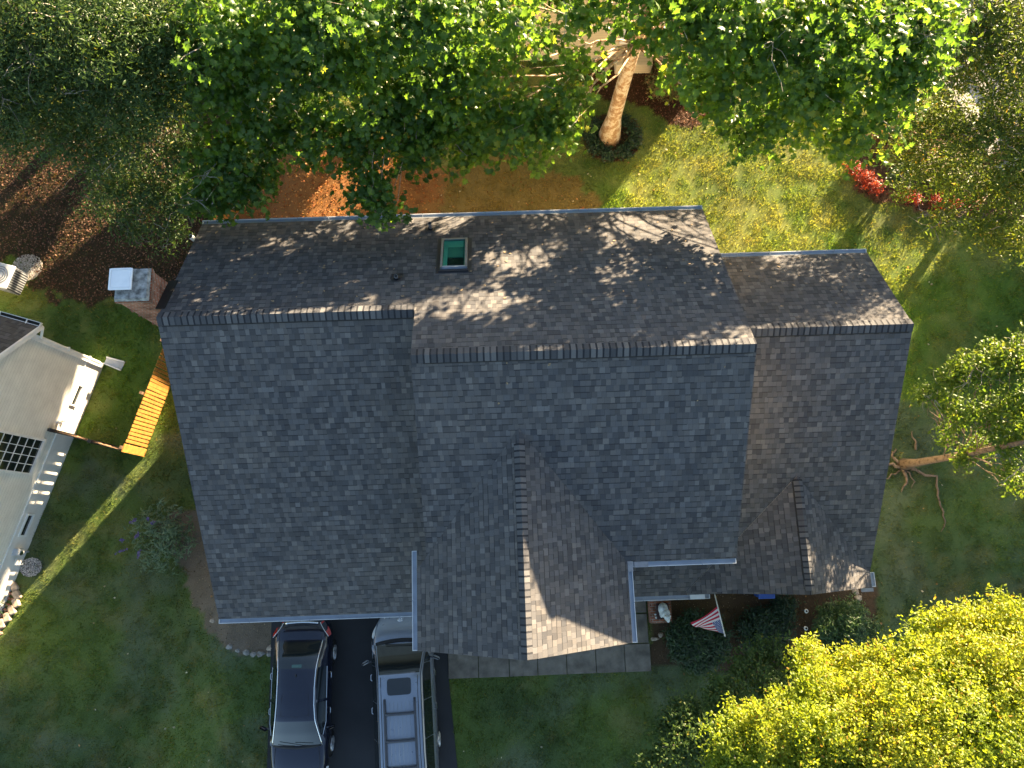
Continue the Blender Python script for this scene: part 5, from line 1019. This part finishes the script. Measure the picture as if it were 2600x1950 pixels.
def rock(name, label, px, py, r, mat, z0=0, seed=0, group=None, flat=.5):
    q = Vector(GP(px, py)); rr2 = random.Random(seed); mb = MB(); n, m = 9, 6; rows = []
    for j in range(m+1):
        rows.append([]); 
        for i in range(n): 
            k = 1+.18*math.sin(i*2.1+j*1.3+seed)+.10*math.sin(i*1.1-j*2+seed*2); a = 2*math.pi*i/n; b = math.pi*j/m; k = 1 if j in (0, m) else k
            rows[-1].append(Vector((r[0]*k*math.sin(b)*math.cos(a), r[1]*k*math.sin(b)*math.sin(a), r[0]*flat*math.cos(b)*(1 if j not in (0,) else .85))))
    for a, b in zip(rows, rows[1:]):
        for i in range(n): mb.poly([a[i]+q, b[i]+q, b[(i+1) % n]+q, a[(i+1) % n]+q], mat)
    return thing_mesh(mb, name, label, 'stone', q, group)
for i, (px, py, r, lab) in enumerate(((582, 1642, .11, 'leftmost grey stone on the edge of the soil bed by the sedan'), (604, 1652, .08, 'small grey stone next to the leftmost one on the bed edge'), (626, 1657, .12, 'flat grey stone in the middle of the bed edge'), (643, 1661, .10, 'grey stone just right of the middle of the bed edge'), (662, 1660, .12, 'large grey stone second from the sedan on the bed edge'), (684, 1661, .10, 'grey stone touching the driveway edge beside the sedan'), (685, 1646, .11, 'pale stone standing above the others beside the sedan'), (540, 1576, .09, 'lone pale stone at the front left corner of the garage roof'))):
    rock('garden_stone', lab, px, py, (r, r*.8), M['stone'] if i not in (6, 7) else M['stonep'], seed=i, group='stones edging the soil bed by the driveway')
for i, (px, py, r, lab) in enumerate(((2172, 1500, (.11, .15), 'flat tan stone near the right end of the front eave'), (2180, 1518, (.12, .09), 'lower flat tan stone beside the right end of the front eave'), (1677, 1612, (.08, .08), 'round grey stone in the soil below the brick plinth'), (1662, 1622, (.14, .06), 'long pale stone in the soil below the brick plinth'), (1988, 1618, (.11, .08), 'grey stone in the red soil left of the round shrub'), (1968, 1618, (.09, .05), 'pale flat stone at the left end of the red soil'), (2000, 1622, (.10, .05), 'pale flat stone nearest the round shrub'))):
    rock('garden_stone', lab, px, py, r, M['stonep'], seed=20+i, group='loose stones in the front beds')
for i, (px, py, lab) in enumerate(((2036, 1549, 'white solar path light at the top left of the round shrub'), (2035, 1592, 'white solar path light at the left side of the round shrub'))):
    q = Vector(GP(px, py)); r_ = empty('path_light', tuple(q), label=lab, cat='garden light', group='solar path lights by the round shrub')
    mb = MB(); mb.tube([(0, 0, 0), (0, 0, .32)], .012, M['plastic'], 6); mb.build('stake', r_); mb = MB(); mb.tube([(0, 0, .32), (0, 0, .35), (0, 0, .37)], [.062, .062, .045], M['white'], 14); mb.tube([(0, 0, .37), (0, 0, .374)], .03, M['black'], 10); mb.build('lamp_cap', r_)
q = Vector(P(1945, 1500, .6)); bb = empty('storage_bin', (q.x, q.y, 0), label='blue plastic bin half hidden under the front eave', cat='bin')
mb = MB(); mb.frust((0, 0), (.38, .34), (.46, .42), .02, .58, M['blue']); mb.build('tub', bb); mb = MB(); mb.box((0, 0, .60), (.50, .46, .05), M['blue'], bev=.015); mb.build('lid', bb)
